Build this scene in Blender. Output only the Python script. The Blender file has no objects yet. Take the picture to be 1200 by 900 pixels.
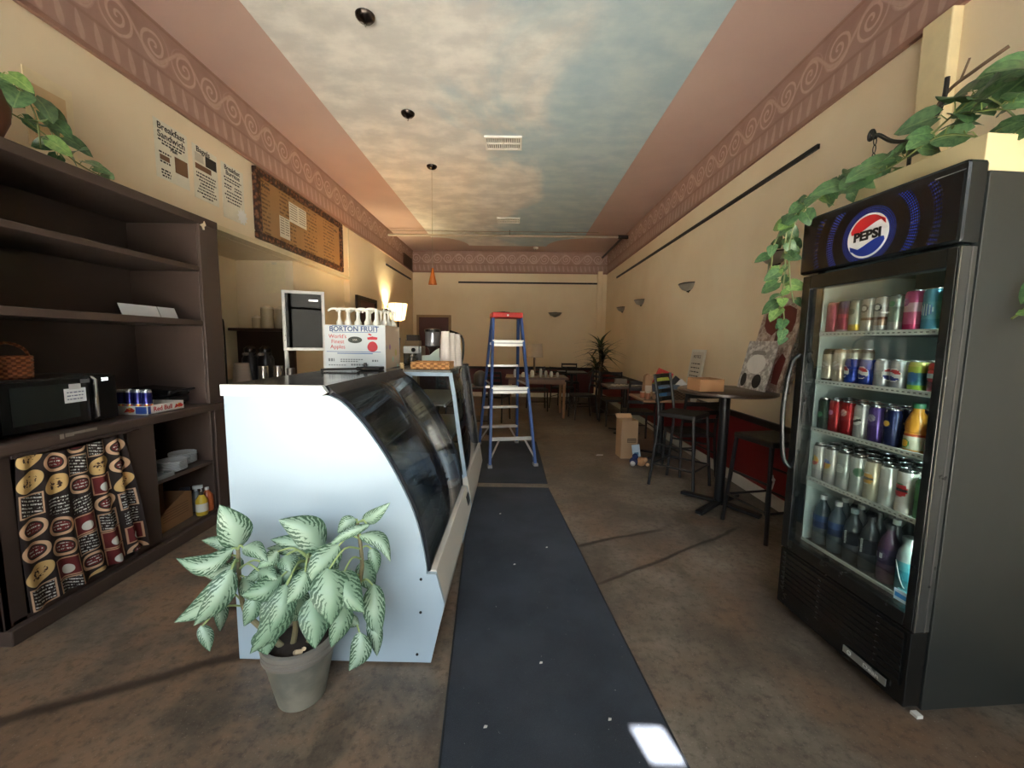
import bpy, math, random
from mathutils import Vector, Matrix, Euler
random.seed(7)
R = math.radians
SC = bpy.context.scene
COL = SC.collection

# ------------------------------------------------------------------ camera
cam = bpy.data.cameras.new('camera'); cam_o = bpy.data.objects.new('camera', cam); COL.objects.link(cam_o)
cam.sensor_fit = 'HORIZONTAL'; cam.sensor_width = 36.0; cam.lens = 471.0/1200*36.0
cam.clip_start = 0.02; cam.clip_end = 200
def cam_rot(p, y, r):
    B = Matrix(((1,0,0),(0,0,-1),(0,1,0)))
    cp,sp,cy,sy,cr,sr = math.cos(p),math.sin(p),math.cos(y),math.sin(y),math.cos(r),math.sin(r)
    Ry = Matrix(((cy,0,-sy),(0,1,0),(sy,0,cy))); Rp = Matrix(((1,0,0),(0,cp,-sp),(0,sp,cp))); Rr = Matrix(((cr,-sr,0),(sr,cr,0),(0,0,1)))
    W = Rr @ Rp @ Ry @ B                      # world -> camera (x right, y down, z forward)
    return (Matrix(((1,0,0),(0,-1,0),(0,0,-1))) @ W).transposed()
cam_o.matrix_world = Matrix.Translation((0,0,1.4)) @ cam_rot(.1023, -.0098, .01295).to_4x4()
SC.camera = cam_o

# ------------------------------------------------------------------ sky, sun, daylight through the shop window, exposure
w = bpy.data.worlds.new('sky'); SC.world = w; w.use_nodes = True
bg = w.node_tree.nodes['Background']; bg.inputs[0].default_value = (0.84,0.93,1.0,1); bg.inputs[1].default_value = 3.3
sun = bpy.data.lights.new('sun','SUN'); sun.energy = 34; sun.angle = R(.5); sun.color = (1,.97,.93)
sun_o = bpy.data.objects.new('sun', sun); COL.objects.link(sun_o)
sun_o.rotation_euler = Vector((-.27,1,-1.755)).to_track_quat('-Z','Y').to_euler()
por = bpy.data.lights.new('window_portal','AREA'); por.shape = 'RECTANGLE'; por.size = 4.7; por.size_y = 2.7; por.cycles.is_portal = True
por_o = bpy.data.objects.new('window_portal', por); COL.objects.link(por_o); por_o.location = (-.2,-.75,1.55)
por_o.rotation_euler = Vector((0,1,0)).to_track_quat('-Z','Y').to_euler()
vs = SC.view_settings; vs.view_transform = 'Standard'; vs.look = 'None'; vs.gamma = 1; vs.use_curve_mapping = False
vs.exposure = 1.85
SC.cycles.max_bounces = 10; SC.cycles.diffuse_bounces = 7; SC.cycles.glossy_bounces = 4; SC.cycles.transparent_max_bounces = 24
SC.cycles.caustics_reflective = False; SC.cycles.caustics_refractive = False; SC.cycles.sample_clamp_indirect = 6

# ------------------------------------------------------------------ materials
def lin(c):
    f = lambda v: v/12.92 if v <= .04045 else ((v+.055)/1.055)**2.4
    return tuple(f(v/255) for v in c)+(1,)
class NT:
    """small helper to wire nodes"""
    def __init__(s, name):
        s.m = bpy.data.materials.new(name); s.m.use_nodes = True; s.t = s.m.node_tree
        s.b = s.t.nodes['Principled BSDF']; s.out = s.t.nodes['Material Output']
    def n(s, typ, **kw):
        nd = s.t.nodes.new(typ)
        for k,v in kw.items(): setattr(nd,k,v)
        return nd
    def put(s, sock, v):
        if v is None: return
        if hasattr(v,'is_output'): s.t.links.new(v, sock)
        else: sock.default_value = v
    def math(s, op, a, b=None, c=None, clamp=False):
        nd = s.n('ShaderNodeMath', operation=op, use_clamp=clamp)
        for i,v in enumerate((a,b,c)): s.put(nd.inputs[i], v)
        return nd.outputs[0]
    def mix(s, f, a, b):
        nd = s.n('ShaderNodeMix', data_type='RGBA'); s.put(nd.inputs[0], f); s.put(nd.inputs[6], a); s.put(nd.inputs[7], b); return nd.outputs[2]
    def noise(s, scale, detail=4, vec=None, rough=.55):
        nd = s.n('ShaderNodeTexNoise'); nd.inputs['Scale'].default_value = scale; nd.inputs['Detail'].default_value = detail; nd.inputs['Roughness'].default_value = rough
        s.put(nd.inputs['Vector'], vec if vec is not None else s.pos()); return nd.outputs[0]
    def pos(s):
        if not hasattr(s,'_p'): s._p = s.n('ShaderNodeNewGeometry').outputs['Position']
        return s._p
    def obj(s):
        if not hasattr(s,'_o'): s._o = s.n('ShaderNodeTexCoord')
        return s._o.outputs['Object']
    def uv(s):
        s.obj(); return s._o.outputs['UV']
    def gen(s):
        s.obj(); return s._o.outputs['Generated']
    def xyz(s, v):
        nd = s.n('ShaderNodeSeparateXYZ'); s.put(nd.inputs[0], v); return nd.outputs
    def cxyz(s, x, y, z):
        nd = s.n('ShaderNodeCombineXYZ')
        for i,v in enumerate((x,y,z)): s.put(nd.inputs[i], v)
        return nd.outputs[0]
    def smooth(s, v, lo, hi):
        nd = s.n('ShaderNodeMapRange', interpolation_type='SMOOTHSTEP'); s.put(nd.inputs[0], v); nd.inputs[1].default_value = lo; nd.inputs[2].default_value = hi; return nd.outputs[0]
    def ramp(s, f, stops, const=False):
        nd = s.n('ShaderNodeValToRGB'); cr = nd.color_ramp; cr.interpolation = 'CONSTANT' if const else 'LINEAR'
        while len(cr.elements) < len(stops): cr.elements.new(.5)
        for e,(p,c) in zip(cr.elements, stops): e.position = p; e.color = lin(c)
        s.put(nd.inputs[0], f); return nd.outputs[0]
    def fin(s, col=None, rough=.5, metal=0, bump=None, bs=.2, bd=.01, spec=None):
        s.put(s.b.inputs['Base Color'], col); s.put(s.b.inputs['Roughness'], rough); s.b.inputs['Metallic'].default_value = metal
        if spec is not None: s.b.inputs['Specular IOR Level'].default_value = spec
        if bump is not None:
            nd = s.n('ShaderNodeBump'); nd.inputs['Strength'].default_value = bs; nd.inputs['Distance'].default_value = bd
            s.put(nd.inputs['Height'], bump); s.t.links.new(nd.outputs[0], s.b.inputs['Normal'])
        return s.m
_mc = {}
def mat(c, rough=.5, metal=0, var=.10, scale=14, name=None, bump=0, spec=None):
    """plain procedural material: colour with a little noise wear"""
    key = (c, rough, metal, var, scale, bump, spec)
    if key in _mc: return _mc[key]
    n = NT(name or 'paint'); a = lin(c)
    d = tuple(v*(1-var) for v in a[:3])+(1,); u = tuple(min(1,v*(1+var)) for v in a[:3])+(1,)
    nz = n.noise(scale, 3, n.obj())
    r = n.math('MULTIPLY_ADD', nz, .16, rough-.08, clamp=True)
    m = n.fin(n.mix(nz, d, u), r, metal, nz if bump else None, bump, .004, spec)
    _mc[key] = m; return m
def bands(stops, rough=.28, metal=.35, name='printed_can'):
    n = NT(name); z = n.xyz(n.gen())[2]; return n.fin(n.ramp(z, stops, True), rough, metal)
def glow(c, e, name='lit'):
    n = NT(name); n.put(n.b.inputs['Base Color'], lin(c)); n.put(n.b.inputs['Emission Color'], lin(c)); n.b.inputs['Emission Strength'].default_value = e; return n.m
def glassmat(name, tint=(.93,.95,.95), ior=1.5, refl=1.0, rough=.0):
    n = NT(name); t = n.n('ShaderNodeBsdfTransparent'); t.inputs[0].default_value = (*tint,1)
    g = n.n('ShaderNodeBsdfGlossy'); g.inputs['Roughness'].default_value = rough
    f = n.n('ShaderNodeFresnel'); f.inputs[0].default_value = ior
    mx = n.n('ShaderNodeMixShader'); n.t.links.new(n.math('MULTIPLY', f.outputs[0], refl, clamp=True), mx.inputs[0]); n.t.links.new(t.outputs[0], mx.inputs[1]); n.t.links.new(g.outputs[0], mx.inputs[2])
    n.t.links.new(mx.outputs[0], n.out.inputs[0]); n.t.nodes.remove(n.b); return n.m

# ------------------------------------------------------------------ mesh builder
class MB:
    def __init__(s): s.v = []; s.f = []; s.mi = []; s.uv = {}; s.cur = 0
    def add(s, vs, fs):
        o = len(s.v); s.v += [tuple(p) for p in vs]
        for f in fs: s.f.append(tuple(i+o for i in f)); s.mi.append(s.cur)
        return s
    def box(s, x0, x1, y0, y1, z0, z1, M=None):
        vs = [(x,y,z) for z in (z0,z1) for y in (y0,y1) for x in (x0,x1)]
        if M is not None: vs = [M @ Vector(p) for p in vs]
        return s.add(vs, [(0,2,3,1),(4,5,7,6),(0,1,5,4),(2,6,7,3),(0,4,6,2),(1,3,7,5)])
    def lathe(s, prof, n=20, c=(0,0,0), M=None, cap0=True, cap1=True, sy=1):
        vs = []; fs = []
        for r,z in prof:
            for i in range(n):
                a = 2*math.pi*i/n; vs.append(Vector((c[0]+r*math.cos(a), c[1]+r*math.sin(a)*sy, c[2]+z)))
        for k in range(len(prof)-1):
            for i in range(n):
                j = (i+1)%n; fs.append((k*n+i, k*n+j, (k+1)*n+j, (k+1)*n+i))
        if cap0: fs.append(tuple(range(n-1,-1,-1)))
        if cap1: fs.append(tuple(range((len(prof)-1)*n, len(prof)*n)))
        if M is not None: vs = [M @ p for p in vs]
        return s.add(vs, fs)
    def tube(s, pts, r, n=8, closed=False):
        pts = [Vector(p) for p in pts]; rs = r if isinstance(r,(list,tuple)) else [r]*len(pts)
        vs = []; fs = []; prev = None; L = len(pts)
        for i,p in enumerate(pts):
            if closed: d = pts[(i+1)%L]-pts[i-1]
            else: d = pts[min(i+1,L-1)]-pts[max(i-1,0)]
            d.normalize()
            if prev is None: prev = d.orthogonal().normalized()
            u = prev - d*prev.dot(d)
            if u.length < 1e-6: u = d.orthogonal()
            u.normalize(); prev = u; q = d.cross(u)
            for k in range(n):
                a = 2*math.pi*k/n; vs.append(p+(u*math.cos(a)+q*math.sin(a))*rs[i])
        m = L if closed else L-1
        for i in range(m):
            i2 = (i+1)%L
            for k in range(n):
                j = (k+1)%n; fs.append((i*n+k, i*n+j, i2*n+j, i2*n+k))
        if not closed: fs += [tuple(range(n-1,-1,-1)), tuple(range((L-1)*n, L*n))]
        return s.add(vs, fs)
    def bar(s, a, b, w, d=None, up=(0,0,1)):
        """rectangular bar from a to b"""
        a = Vector(a); b = Vector(b); d = d or w; t = (b-a).normalized(); u = Vector(up)
        if abs(t.dot(u)) > .98: u = Vector((0,1,0))
        x = t.cross(u).normalized(); y = x.cross(t); vs = []
        for p in (a,b):
            for sx,sy in ((-1,-1),(1,-1),(1,1),(-1,1)): vs.append(p+x*sx*w/2+y*sy*d/2)
        return s.add(vs, [(3,2,1,0),(4,5,6,7),(0,1,5,4),(1,2,6,5),(2,3,7,6),(3,0,4,7)])
    def prism(s, poly, axis, a, b):
        """extrude a 2D polygon along an axis; poly given in the two other axes (x,z for 'y'; y,z for 'x'; x,y for 'z')"""
        def P(p,t): return {'y':(p[0],t,p[1]),'x':(t,p[0],p[1]),'z':(p[0],p[1],t)}[axis]
        n = len(poly); vs = [P(p,a) for p in poly]+[P(p,b) for p in poly]
        return s.add(vs, [tuple(range(n-1,-1,-1)), tuple(range(n,2*n))]+[(i,(i+1)%n,n+(i+1)%n,n+i) for i in range(n)])
    def sheet(s, prof, axis, a, b):
        """open strip: polyline extruded along an axis"""
        def P(p,t): return {'y':(p[0],t,p[1]),'x':(t,p[0],p[1]),'z':(p[0],p[1],t)}[axis]
        n = len(prof); return s.add([P(p,a) for p in prof]+[P(p,b) for p in prof], [(i,i+1,n+i+1,n+i) for i in range(n-1)])
    def sphere(s, c, r, n=12, m=8, sc=(1,1,1)):
        pr = [(max(1e-4,r*math.sin(math.pi*k/m)), -r*math.cos(math.pi*k/m)) for k in range(m+1)]
        M = Matrix.Translation(c) @ Matrix.Diagonal((*sc,1)); return s.lathe(pr, n, M=M)
    def xf(s, M): s.v = [tuple(M @ Vector(p)) for p in s.v]; return s
    def mesh(s, name, mats, smooth=False):
        me = bpy.data.meshes.new(name); me.from_pydata(s.v, [], s.f)
        for m in (mats if isinstance(mats,(list,tuple)) else [mats]): me.materials.append(m)
        for p,i in zip(me.polygons, s.mi): p.material_index = i
        if smooth:
            for p in me.polygons: p.use_smooth = True
        import bmesh
        b = bmesh.new(); b.from_mesh(me); bmesh.ops.recalc_face_normals(b, faces=b.faces); b.to_mesh(me); b.free()
        me.update(); return me
    def build(s, name, mats, parent=None, smooth=False, bevel=0, seg=2, solid=0):
        me = s.mesh(name, mats, smooth); return link(name, me, parent, smooth, bevel, seg, solid)
def link(name, me, parent=None, smooth=False, bevel=0, seg=2, solid=0):
    o = bpy.data.objects.new(name, me); COL.objects.link(o); o.parent = parent
    if solid: md = o.modifiers.new('solid','SOLIDIFY'); md.thickness = solid; md.offset = 0
    if bevel: md = o.modifiers.new('bevel','BEVEL'); md.width = bevel; md.segments = seg; md.limit_method = 'ANGLE'; md.angle_limit = R(40)
    if smooth and not bevel:
        try: me.set_sharp_from_angle(angle=R(42))
        except Exception: pass
    return o
def tag(o, label, cat, group=None):
    o['label'] = label; o['category'] = cat
    if group: o['group'] = group
    return o
def thing(name, label, cat, loc=(0,0,0), rz=0, group=None):
    o = bpy.data.objects.new(name, None); COL.objects.link(o); o.empty_display_size = .1
    o.location = loc; o.rotation_euler = (0,0,rz); return tag(o, label, cat, group)
def struct(name, mb, m, bevel=0, smooth=False):
    o = mb.build(name, m, None, smooth, bevel); o['kind'] = 'structure'; return o
def dup(root, loc, rz=None, label=None, group=None):
    r = root.copy(); COL.objects.link(r); r.location = loc
    if rz is not None: r.rotation_euler = (0,0,rz)
    if label: r['label'] = label
    if group: r['group'] = group
    for ch in list(root.children):
        c = ch.copy(); COL.objects.link(c); c.parent = r
        for g in list(ch.children):
            d = g.copy(); COL.objects.link(d); d.parent = c
    return r
FACE = {'+x': Matrix(((0,0,1,0),(1,0,0,0),(0,1,0,0),(0,0,0,1))), '-y': Matrix(((1,0,0,0),(0,0,-1,0),(0,1,0,0),(0,0,0,1))),
        '+y': Matrix(((-1,0,0,0),(0,0,1,0),(0,1,0,0),(0,0,0,1))), '-x': Matrix(((0,0,-1,0),(-1,0,0,0),(0,1,0,0),(0,0,0,1))), '+z': Matrix.Identity(4)}
def text(name, s, size, loc, face, m, parent=None, align='CENTER', sx=1, ext=.0008, bold=0, M=None):
    cu = bpy.data.curves.new(name,'FONT'); cu.body = s; cu.size = size; cu.align_x = align; cu.align_y = 'CENTER'; cu.extrude = ext; cu.offset = bold; cu.resolution_u = 3
    cu.space_line = .95
    t = bpy.data.objects.new(name, cu); COL.objects.link(t); dg = bpy.context.evaluated_depsgraph_get(); dg.update()
    me = bpy.data.meshes.new_from_object(t.evaluated_get(dg)); bpy.data.objects.remove(t); bpy.data.curves.remove(cu)
    X = (M if M is not None else Matrix.Translation(loc) @ FACE[face]) @ Matrix.Diagonal((sx,1,1,1)); me.transform(X)
    me.materials.clear(); me.materials.append(m); me.name = name
    return link(name, me, parent)
def smoothpath(pts, n=6):
    P = [Vector(p) for p in pts]; out = []
    for i in range(len(P)-1):
        a = P[max(i-1,0)]; b = P[i]; c = P[i+1]; d = P[min(i+2,len(P)-1)]
        for k in range(n):
            t = k/n; out.append(.5*((2*b)+(c-a)*t+(2*a-5*b+4*c-d)*t*t+(3*b-a-3*c+d)*t**3))
    out.append(P[-1]); return out
# ------------------------------------------------------------------ the room
XL, XR, YB, YF, ZC, ZF = -2.657, 2.265, 10.4, -.62, 3.68, 3.155
def wall_mat():
    n = NT('cream_plaster'); a = n.noise(1.3,4); b = n.noise(35,3)
    return n.fin(n.mix(n.smooth(a,.3,.75), lin((242,227,198)), lin((235,217,186))), .75, 0, b, .06, .004)
CREAM = wall_mat()
def frieze_mat(axis):
    n = NT('scroll_frieze_paper'); p = n.xyz(n.pos()); t = p[axis]; z = p[2]
    cell = .27; tt = n.math('DIVIDE', t, cell); fl = n.math('FLOOR', tt); fx = n.math('SUBTRACT', n.math('SUBTRACT', tt, fl), .5)
    par = n.math('SUBTRACT', n.math('MULTIPLY', n.math('PINGPONG', fl, 1), 2), 1)
    fx2 = n.math('MULTIPLY', fx, par); fy = n.math('DIVIDE', n.math('SUBTRACT', z, 3.51), cell)
    fy = n.math('ADD', fy, n.math('MULTIPLY', n.noise(9,2), .08))
    r = n.math('SQRT', n.math('ADD', n.math('MULTIPLY', fx2, fx2), n.math('MULTIPLY', fy, fy)))
    an = n.math('ARCTAN2', fy, fx2)
    sp = n.math('SINE', n.math('SUBTRACT', n.math('MULTIPLY', r, 30), an))
    m1 = n.math('MULTIPLY', n.smooth(sp,.15,.8), n.smooth(r,.52,.40))
    wv = n.math('ABSOLUTE', n.math('SUBTRACT', fy, n.math('MULTIPLY', n.math('SINE', n.math('MULTIPLY', tt, math.pi)), .36)))
    m2 = n.math('MULTIPLY', n.smooth(wv,.10,.03), .8)
    c2 = .11; u = n.math('DIVIDE', t, c2); ux = n.math('SUBTRACT', n.math('FRACT', u), .5); uy = n.math('DIVIDE', n.math('SUBTRACT', z, 3.27), .11)
    ux = n.math('ADD', ux, n.math('MULTIPLY', uy, .18))
    q = n.math('ADD', n.math('POWER', n.math('DIVIDE', ux, n.math('MULTIPLY_ADD', uy, -.13, .23)), 2), n.math('POWER', n.math('MULTIPLY', uy, 1.15), 2))
    m3 = n.math('MULTIPLY', n.smooth(q,.9,.45), .6)
    lines = n.math('ADD', n.smooth(n.math('ABSOLUTE', n.math('SUBTRACT', z, 3.355)),.016,.006), n.smooth(n.math('ABSOLUTE', n.math('SUBTRACT', z, 3.66)),.014,.004))
    mm = n.math('MULTIPLY', n.math('MAXIMUM', n.math('MAXIMUM', m1, m2), m3), n.math('MULTIPLY_ADD', n.noise(40,2), .7, .45), clamp=True)
    base = n.mix(n.smooth(n.noise(6,3),.3,.7), lin((174,144,132)), lin((164,133,122)))
    col = n.mix(n.math('MULTIPLY', mm, .75, clamp=True), base, lin((218,192,180)))
    col = n.mix(n.math('MULTIPLY', lines, .35, clamp=True), col, lin((132,98,86)))
    return n.fin(col, .7)
def ceil_mat():
    n = NT('dusty_pink_ceiling'); return n.fin(n.mix(n.smooth(n.noise(.9,3),.3,.7), lin((202,174,163)), lin((193,164,153))), .8)
def sky_mat():
    n = NT('painted_sky'); p = n.xyz(n.pos()); v = n.cxyz(p[0], n.math('MULTIPLY', p[1], .8), 0)
    nd = n.n('ShaderNodeTexNoise'); nd.inputs['Scale'].default_value = .62; nd.inputs['Detail'].default_value = 7; nd.inputs['Roughness'].default_value = .55; nd.inputs['Distortion'].default_value = .5
    n.t.links.new(n.cxyz(n.math('ADD', p[0], 3.3), n.math('MULTIPLY', p[1], .75), .3), nd.inputs['Vector'])
    side = n.math('MULTIPLY', n.math('ADD', p[0], .1), -.17)              # cumulus painted along the left half
    c = n.smooth(n.math('ADD', nd.outputs[0], side), .43, .60)
    wisp = n.noise(2.6, 6, n.cxyz(p[0], n.math('MULTIPLY', p[1], 1.5), 0), .6)
    blue = n.mix(n.smooth(wisp,.3,.75), lin((172,194,204)), lin((198,212,214)))
    cl = n.mix(n.smooth(wisp,.35,.7), lin((212,210,206)), lin((240,237,231)))
    return n.fin(n.mix(c, blue, cl), .8)
def floor_mat():
    n = NT('stained_concrete'); P = n.pos(); p = n.xyz(P)
    a = n.noise(.9,6,None,.62); b = n.noise(3.1,7,None,.65); c = n.noise(26,5,None,.7); d = n.noise(.45,3)
    col = n.ramp(n.math('ADD', n.math('MULTIPLY', a, .6), n.math('MULTIPLY', b, .4)), [(.30,(60,53,46)),(.45,(96,86,76)),(.54,(126,115,102)),(.68,(156,146,132))])
    rust = n.mix(n.smooth(n.noise(1.25,4,n.cxyz(n.math('ADD',p[0],7.3),p[1],2.2)),.52,.72), col, lin((116,92,74)))
    left = n.smooth(p[0], .5, -1.0)                                        # redder stain on the left side of the room
    rust = n.mix(n.math('MULTIPLY', left, n.smooth(b,.35,.7)), rust, lin((138,108,84)))
    col = n.mix(n.math('MULTIPLY', n.smooth(c,.46,.68), .6), rust, lin((66,54,46)))
    wob = n.math('MULTIPLY', n.math('SUBTRACT', n.noise(2.2,5), .5), .10)
    crack = None
    for (x0,y0,x1,y1,wd,e0,e1) in ((.36,2.63,1.15,2.96,.012,0,1),(.46,2.2,1.75,3.0,.010,0,1),(-2.0,1.25,-1.0,1.75,.022,0,1),(-1.75,1.95,-1.3,1.96,.02,0,1)):
        L = math.hypot(x1-x0,y1-y0); ux,uy = (x1-x0)/L,(y1-y0)/L
        dx = n.math('SUBTRACT', p[0], x0); dy = n.math('SUBTRACT', p[1], y0)
        al = n.math('ADD', n.math('MULTIPLY', dx, ux), n.math('MULTIPLY', dy, uy))
        ac = n.math('ABSOLUTE', n.math('ADD', n.math('SUBTRACT', n.math('MULTIPLY', dy, ux), n.math('MULTIPLY', dx, uy)), wob))
        k = n.math('MULTIPLY', n.smooth(ac, wd*2.2, wd*.4), n.math('MULTIPLY', n.smooth(al,-.05,.1), n.smooth(al,L+.05,L-.1)))
        crack = k if crack is None else n.math('MAXIMUM', crack, k)
    sp = n.noise(110,2,None,.8); col = n.mix(n.math('MULTIPLY', n.smooth(sp,.62,.72), .5), col, lin((168,158,146))); col = n.mix(n.math('MULTIPLY', n.smooth(n.noise(1.7,8,n.cxyz(p[0],n.math('MULTIPLY',p[1],.6),5.5),.7),.54,.66), .55), col, lin((60,50,42)))
    col = n.mix(n.math('MULTIPLY', crack, .75), col, lin((44,36,32)))
    h = n.math('SUBTRACT', n.math('MULTIPLY', c, .5), crack)
    return n.fin(col, n.math('MULTIPLY_ADD', b, .35, .22), 0, h, .18, .006, .5)
FLOOR = floor_mat()
struct('floor', MB().box(-4.2,3.0,YF,10.8,-.1,0), FLOOR)
struct('ceiling', MB().box(-4.2,3.0,YF,10.8,ZC,ZC+.15), ceil_mat())
wl = MB(); wl.box(XL-.15,XL,YF,10.5,2.365,ZC); wl.box(XL-.15,XL,YF,1.2,0,2.365); wl.box(XL-.3,XL-.09,5.05,6.46,0,2.365); wl.box(XL-.15,XL,6.46,10.5,0,2.365)
struct('wall_left', wl, CREAM)
al = MB(); al.box(-3.6,-3.45,1.05,5.1,0,2.45); al.box(-3.5,XL-.089,5.0,5.12,0,2.36); al.box(-3.5,XL-.15,1.05,1.2,0,2.36); al.box(-3.5,XL-.14,1.05,5.1,2.36,2.45)
struct('wall_alcove', al, CREAM)
struct('wall_right', MB().box(XR,XR+.15,YF,10.5,0,ZC), CREAM)
struct('wall_back', MB().box(-2.8,2.4,YB,YB+.15,0,ZC), CREAM)
wf = MB(); ax0,ax1,az0,az1 = .965,1.11,3.225,3.655                          # shop front: wall above the glass, unseen slot added to cast the sun patch
wf.box(-4.2,3.0,YF-.12,YF,2.95,az0); wf.box(-4.2,3.0,YF-.12,YF,az1,ZC+.15); wf.box(-4.2,ax0,YF-.12,YF,az0,az1); wf.box(ax1,3.0,YF-.12,YF,az0,az1)
wf.box(-4.2,-2.55,YF-.12,YF,0,2.95); wf.box(2.15,3.0,YF-.12,YF,0,2.95); wf.box(-2.55,2.15,YF-.12,YF,0,.12)
struct('wall_front', wf, CREAM)
struct('trim_1', MB().box(XL,XL+.012,YF,YB,ZF,ZC), frieze_mat(1))
struct('trim_2', MB().box(XR-.012,XR,YF,YB,ZF,ZC), frieze_mat(1))
struct('trim_3', MB().box(XL,XR,YB-.012,YB,ZF,ZC), frieze_mat(0))
FR = mat((156,120,106),.6)
struct('trim_4', MB().box(XL,XL+.028,YF,YB,ZF-.012,ZF+.022), FR,.004)
struct('trim_5', MB().box(XR-.028,XR,YF,YB,ZF-.012,ZF+.022), FR,.004)
struct('trim_6', MB().box(XL,XR,YB-.028,YB,ZF-.012,ZF+.022), FR,.004)
BLK = mat((26,22,20),.45)
struct('trim_7', MB().box(XR-.02,XR,3.22,9.35,2.885,2.92), BLK)
struct('trim_8', MB().box(-1.495,2.05,YB-.02,YB,2.89,2.93), BLK)
struct('trim_9', MB().box(XL,XL+.02,8.27,10.17,2.92,2.955), BLK)
# plain white casing along the lower edge of the soffit
struct('trim_10', MB().box(XL-.005,XL+.02,1.2,6.46,2.355,2.40), mat((226,212,176),.6),.004)
struct('trim_11', MB().box(XL-.005,XL+.012,6.43,6.465,2.355,3.155), mat((226,216,186),.6))
# wainscot
RED = mat((122,22,26),.45,0,.12,5); MAR = mat((86,30,32),.5,0,.1,5)
struct('trim_12', MB().box(XR-.012,XR,2.3,YB,.11,.69), RED)
struct('trim_13', MB().box(XR-.035,XR,2.3,YB,.675,.735), BLK,.006)
struct('trim_14', MB().box(-1.66,XR,YB-.012,YB,.11,.74), MAR)
struct('trim_15', MB().box(-1.66,XR,YB-.035,YB,.725,.785), BLK,.006)
WHT = mat((226,226,218),.45)
struct('baseboard_right', MB().box(XR-.022,XR,2.3,YB,0,.115), WHT,.006)
struct('baseboard_back', MB().box(-1.66,XR,YB-.022,YB,0,.115), WHT,.006)
struct('baseboard_left', MB().box(XL,XL+.02,6.5,YB,0,.1), BLK,.006)
# corner pilaster at the back, pilaster on the right wall near the window
struct('trim_16', MB().box(2.02,2.14,YB-.09,YB,0,ZF+.05), CREAM,.01)
struct('trim_17', MB().box(XR-.06,XR,2.26,2.42,0,ZF-.01), mat((230,214,172),.7),.008)
# painted sky on the ceiling: thin raised panel with stepped, scooped far corners
def arc(cx,cy,r,a0,a1,n=7): return [(cx+r*math.cos(R(a0+(a1-a0)*k/n)), cy+r*math.sin(R(a0+(a1-a0)*k/n))) for k in range(n+1)]
poly = [(-1.895,YF),(1.42,YF),(1.42,9.0)]+arc(1.42,9.75,.75,270,180)+arc(-1.895,9.75,.75,0,-90)
struct('trim_18', MB().prism(poly,'z',ZC-.015,ZC+.01), sky_mat())
# back door (maroon), left doorway
dm = mat((72,24,28),.45,0,.08,3)
o = struct('door_1', MB().box(-2.5,-1.74,YB-.045,YB-.006,0.01,2.02), dm,.006)
DF = MB(); DF.box(-2.56,-2.5,YB-.06,YB-.004,0,2.08); DF.box(-1.74,-1.68,YB-.06,YB-.004,0,2.08); DF.box(-2.5,-1.74,YB-.06,YB-.004,2.02,2.08)
DF.build('door_frame', mat((168,140,106),.6), o, bevel=.004)
MB().sphere((-1.81,YB-.08,.98),.03).build('door_knob', mat((180,170,150),.25,1), o, True)
o = struct('door_2', MB().box(XL+.004,XL+.03,6.78,7.5,.01,2.08), dm,.004)
DF = MB(); DF.box(XL+.004,XL+.05,6.66,6.78,0,2.15); DF.box(XL+.004,XL+.05,7.5,7.58,0,2.15); DF.box(XL+.004,XL+.05,6.78,7.5,2.08,2.15)
DF.build('door_frame', BLK, o, bevel=.004)
# dark panelling at the end of the alcove, its ledge
BRN = mat((58,40,34),.5,0,.2,4)
struct('trim_19', MB().box(-3.45,XL-.089,4.955,5.0,0,1.5), BRN)
struct('trim_20', MB().box(-3.45,XL-.089,4.80,5.0,1.5,1.535), BRN,.006)
# shop window behind the viewer
frm = mat((120,118,112),.35,.8)
wn = MB(); 
for x in (-2.55,-1.0,.55,2.09): wn.box(x,x+.06,YF-.09,YF-.03,.12,2.95)
wn.box(-2.55,2.15,YF-.09,YF-.03,2.1,2.15)
for x in (-1.78,-.2,1.34): wn.box(x,x+.03,YF-.09,YF-.03,2.15,2.95)
wn.box(-2.55,2.15,YF-.09,YF-.03,.12,.19); wn.box(-2.55,2.15,YF-.09,YF-.03,2.87,2.95)
o = struct('window_1', wn, frm,.004)
gl = glassmat('clear_pane', (.97,.98,.98))
for x in (-2.49,-.94,.61): MB().box(x,x+1.49,YF-.064,YF-.058,.19,2.87).build('pane', gl, o)
# pavement outside, and an unseen block added to cut low sky light
struct('pavement', MB().box(-30,30,-40,YF-.12,-.14,-.03), mat((168,162,152),.85,0,.15,3))
struct('wall_sky_block', MB().box(-26,26,-17,-16,-.1,7.5), mat((120,112,102),.9,0,.3,.6))  # unseen block, added to dim the light reaching deep indoors
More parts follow.
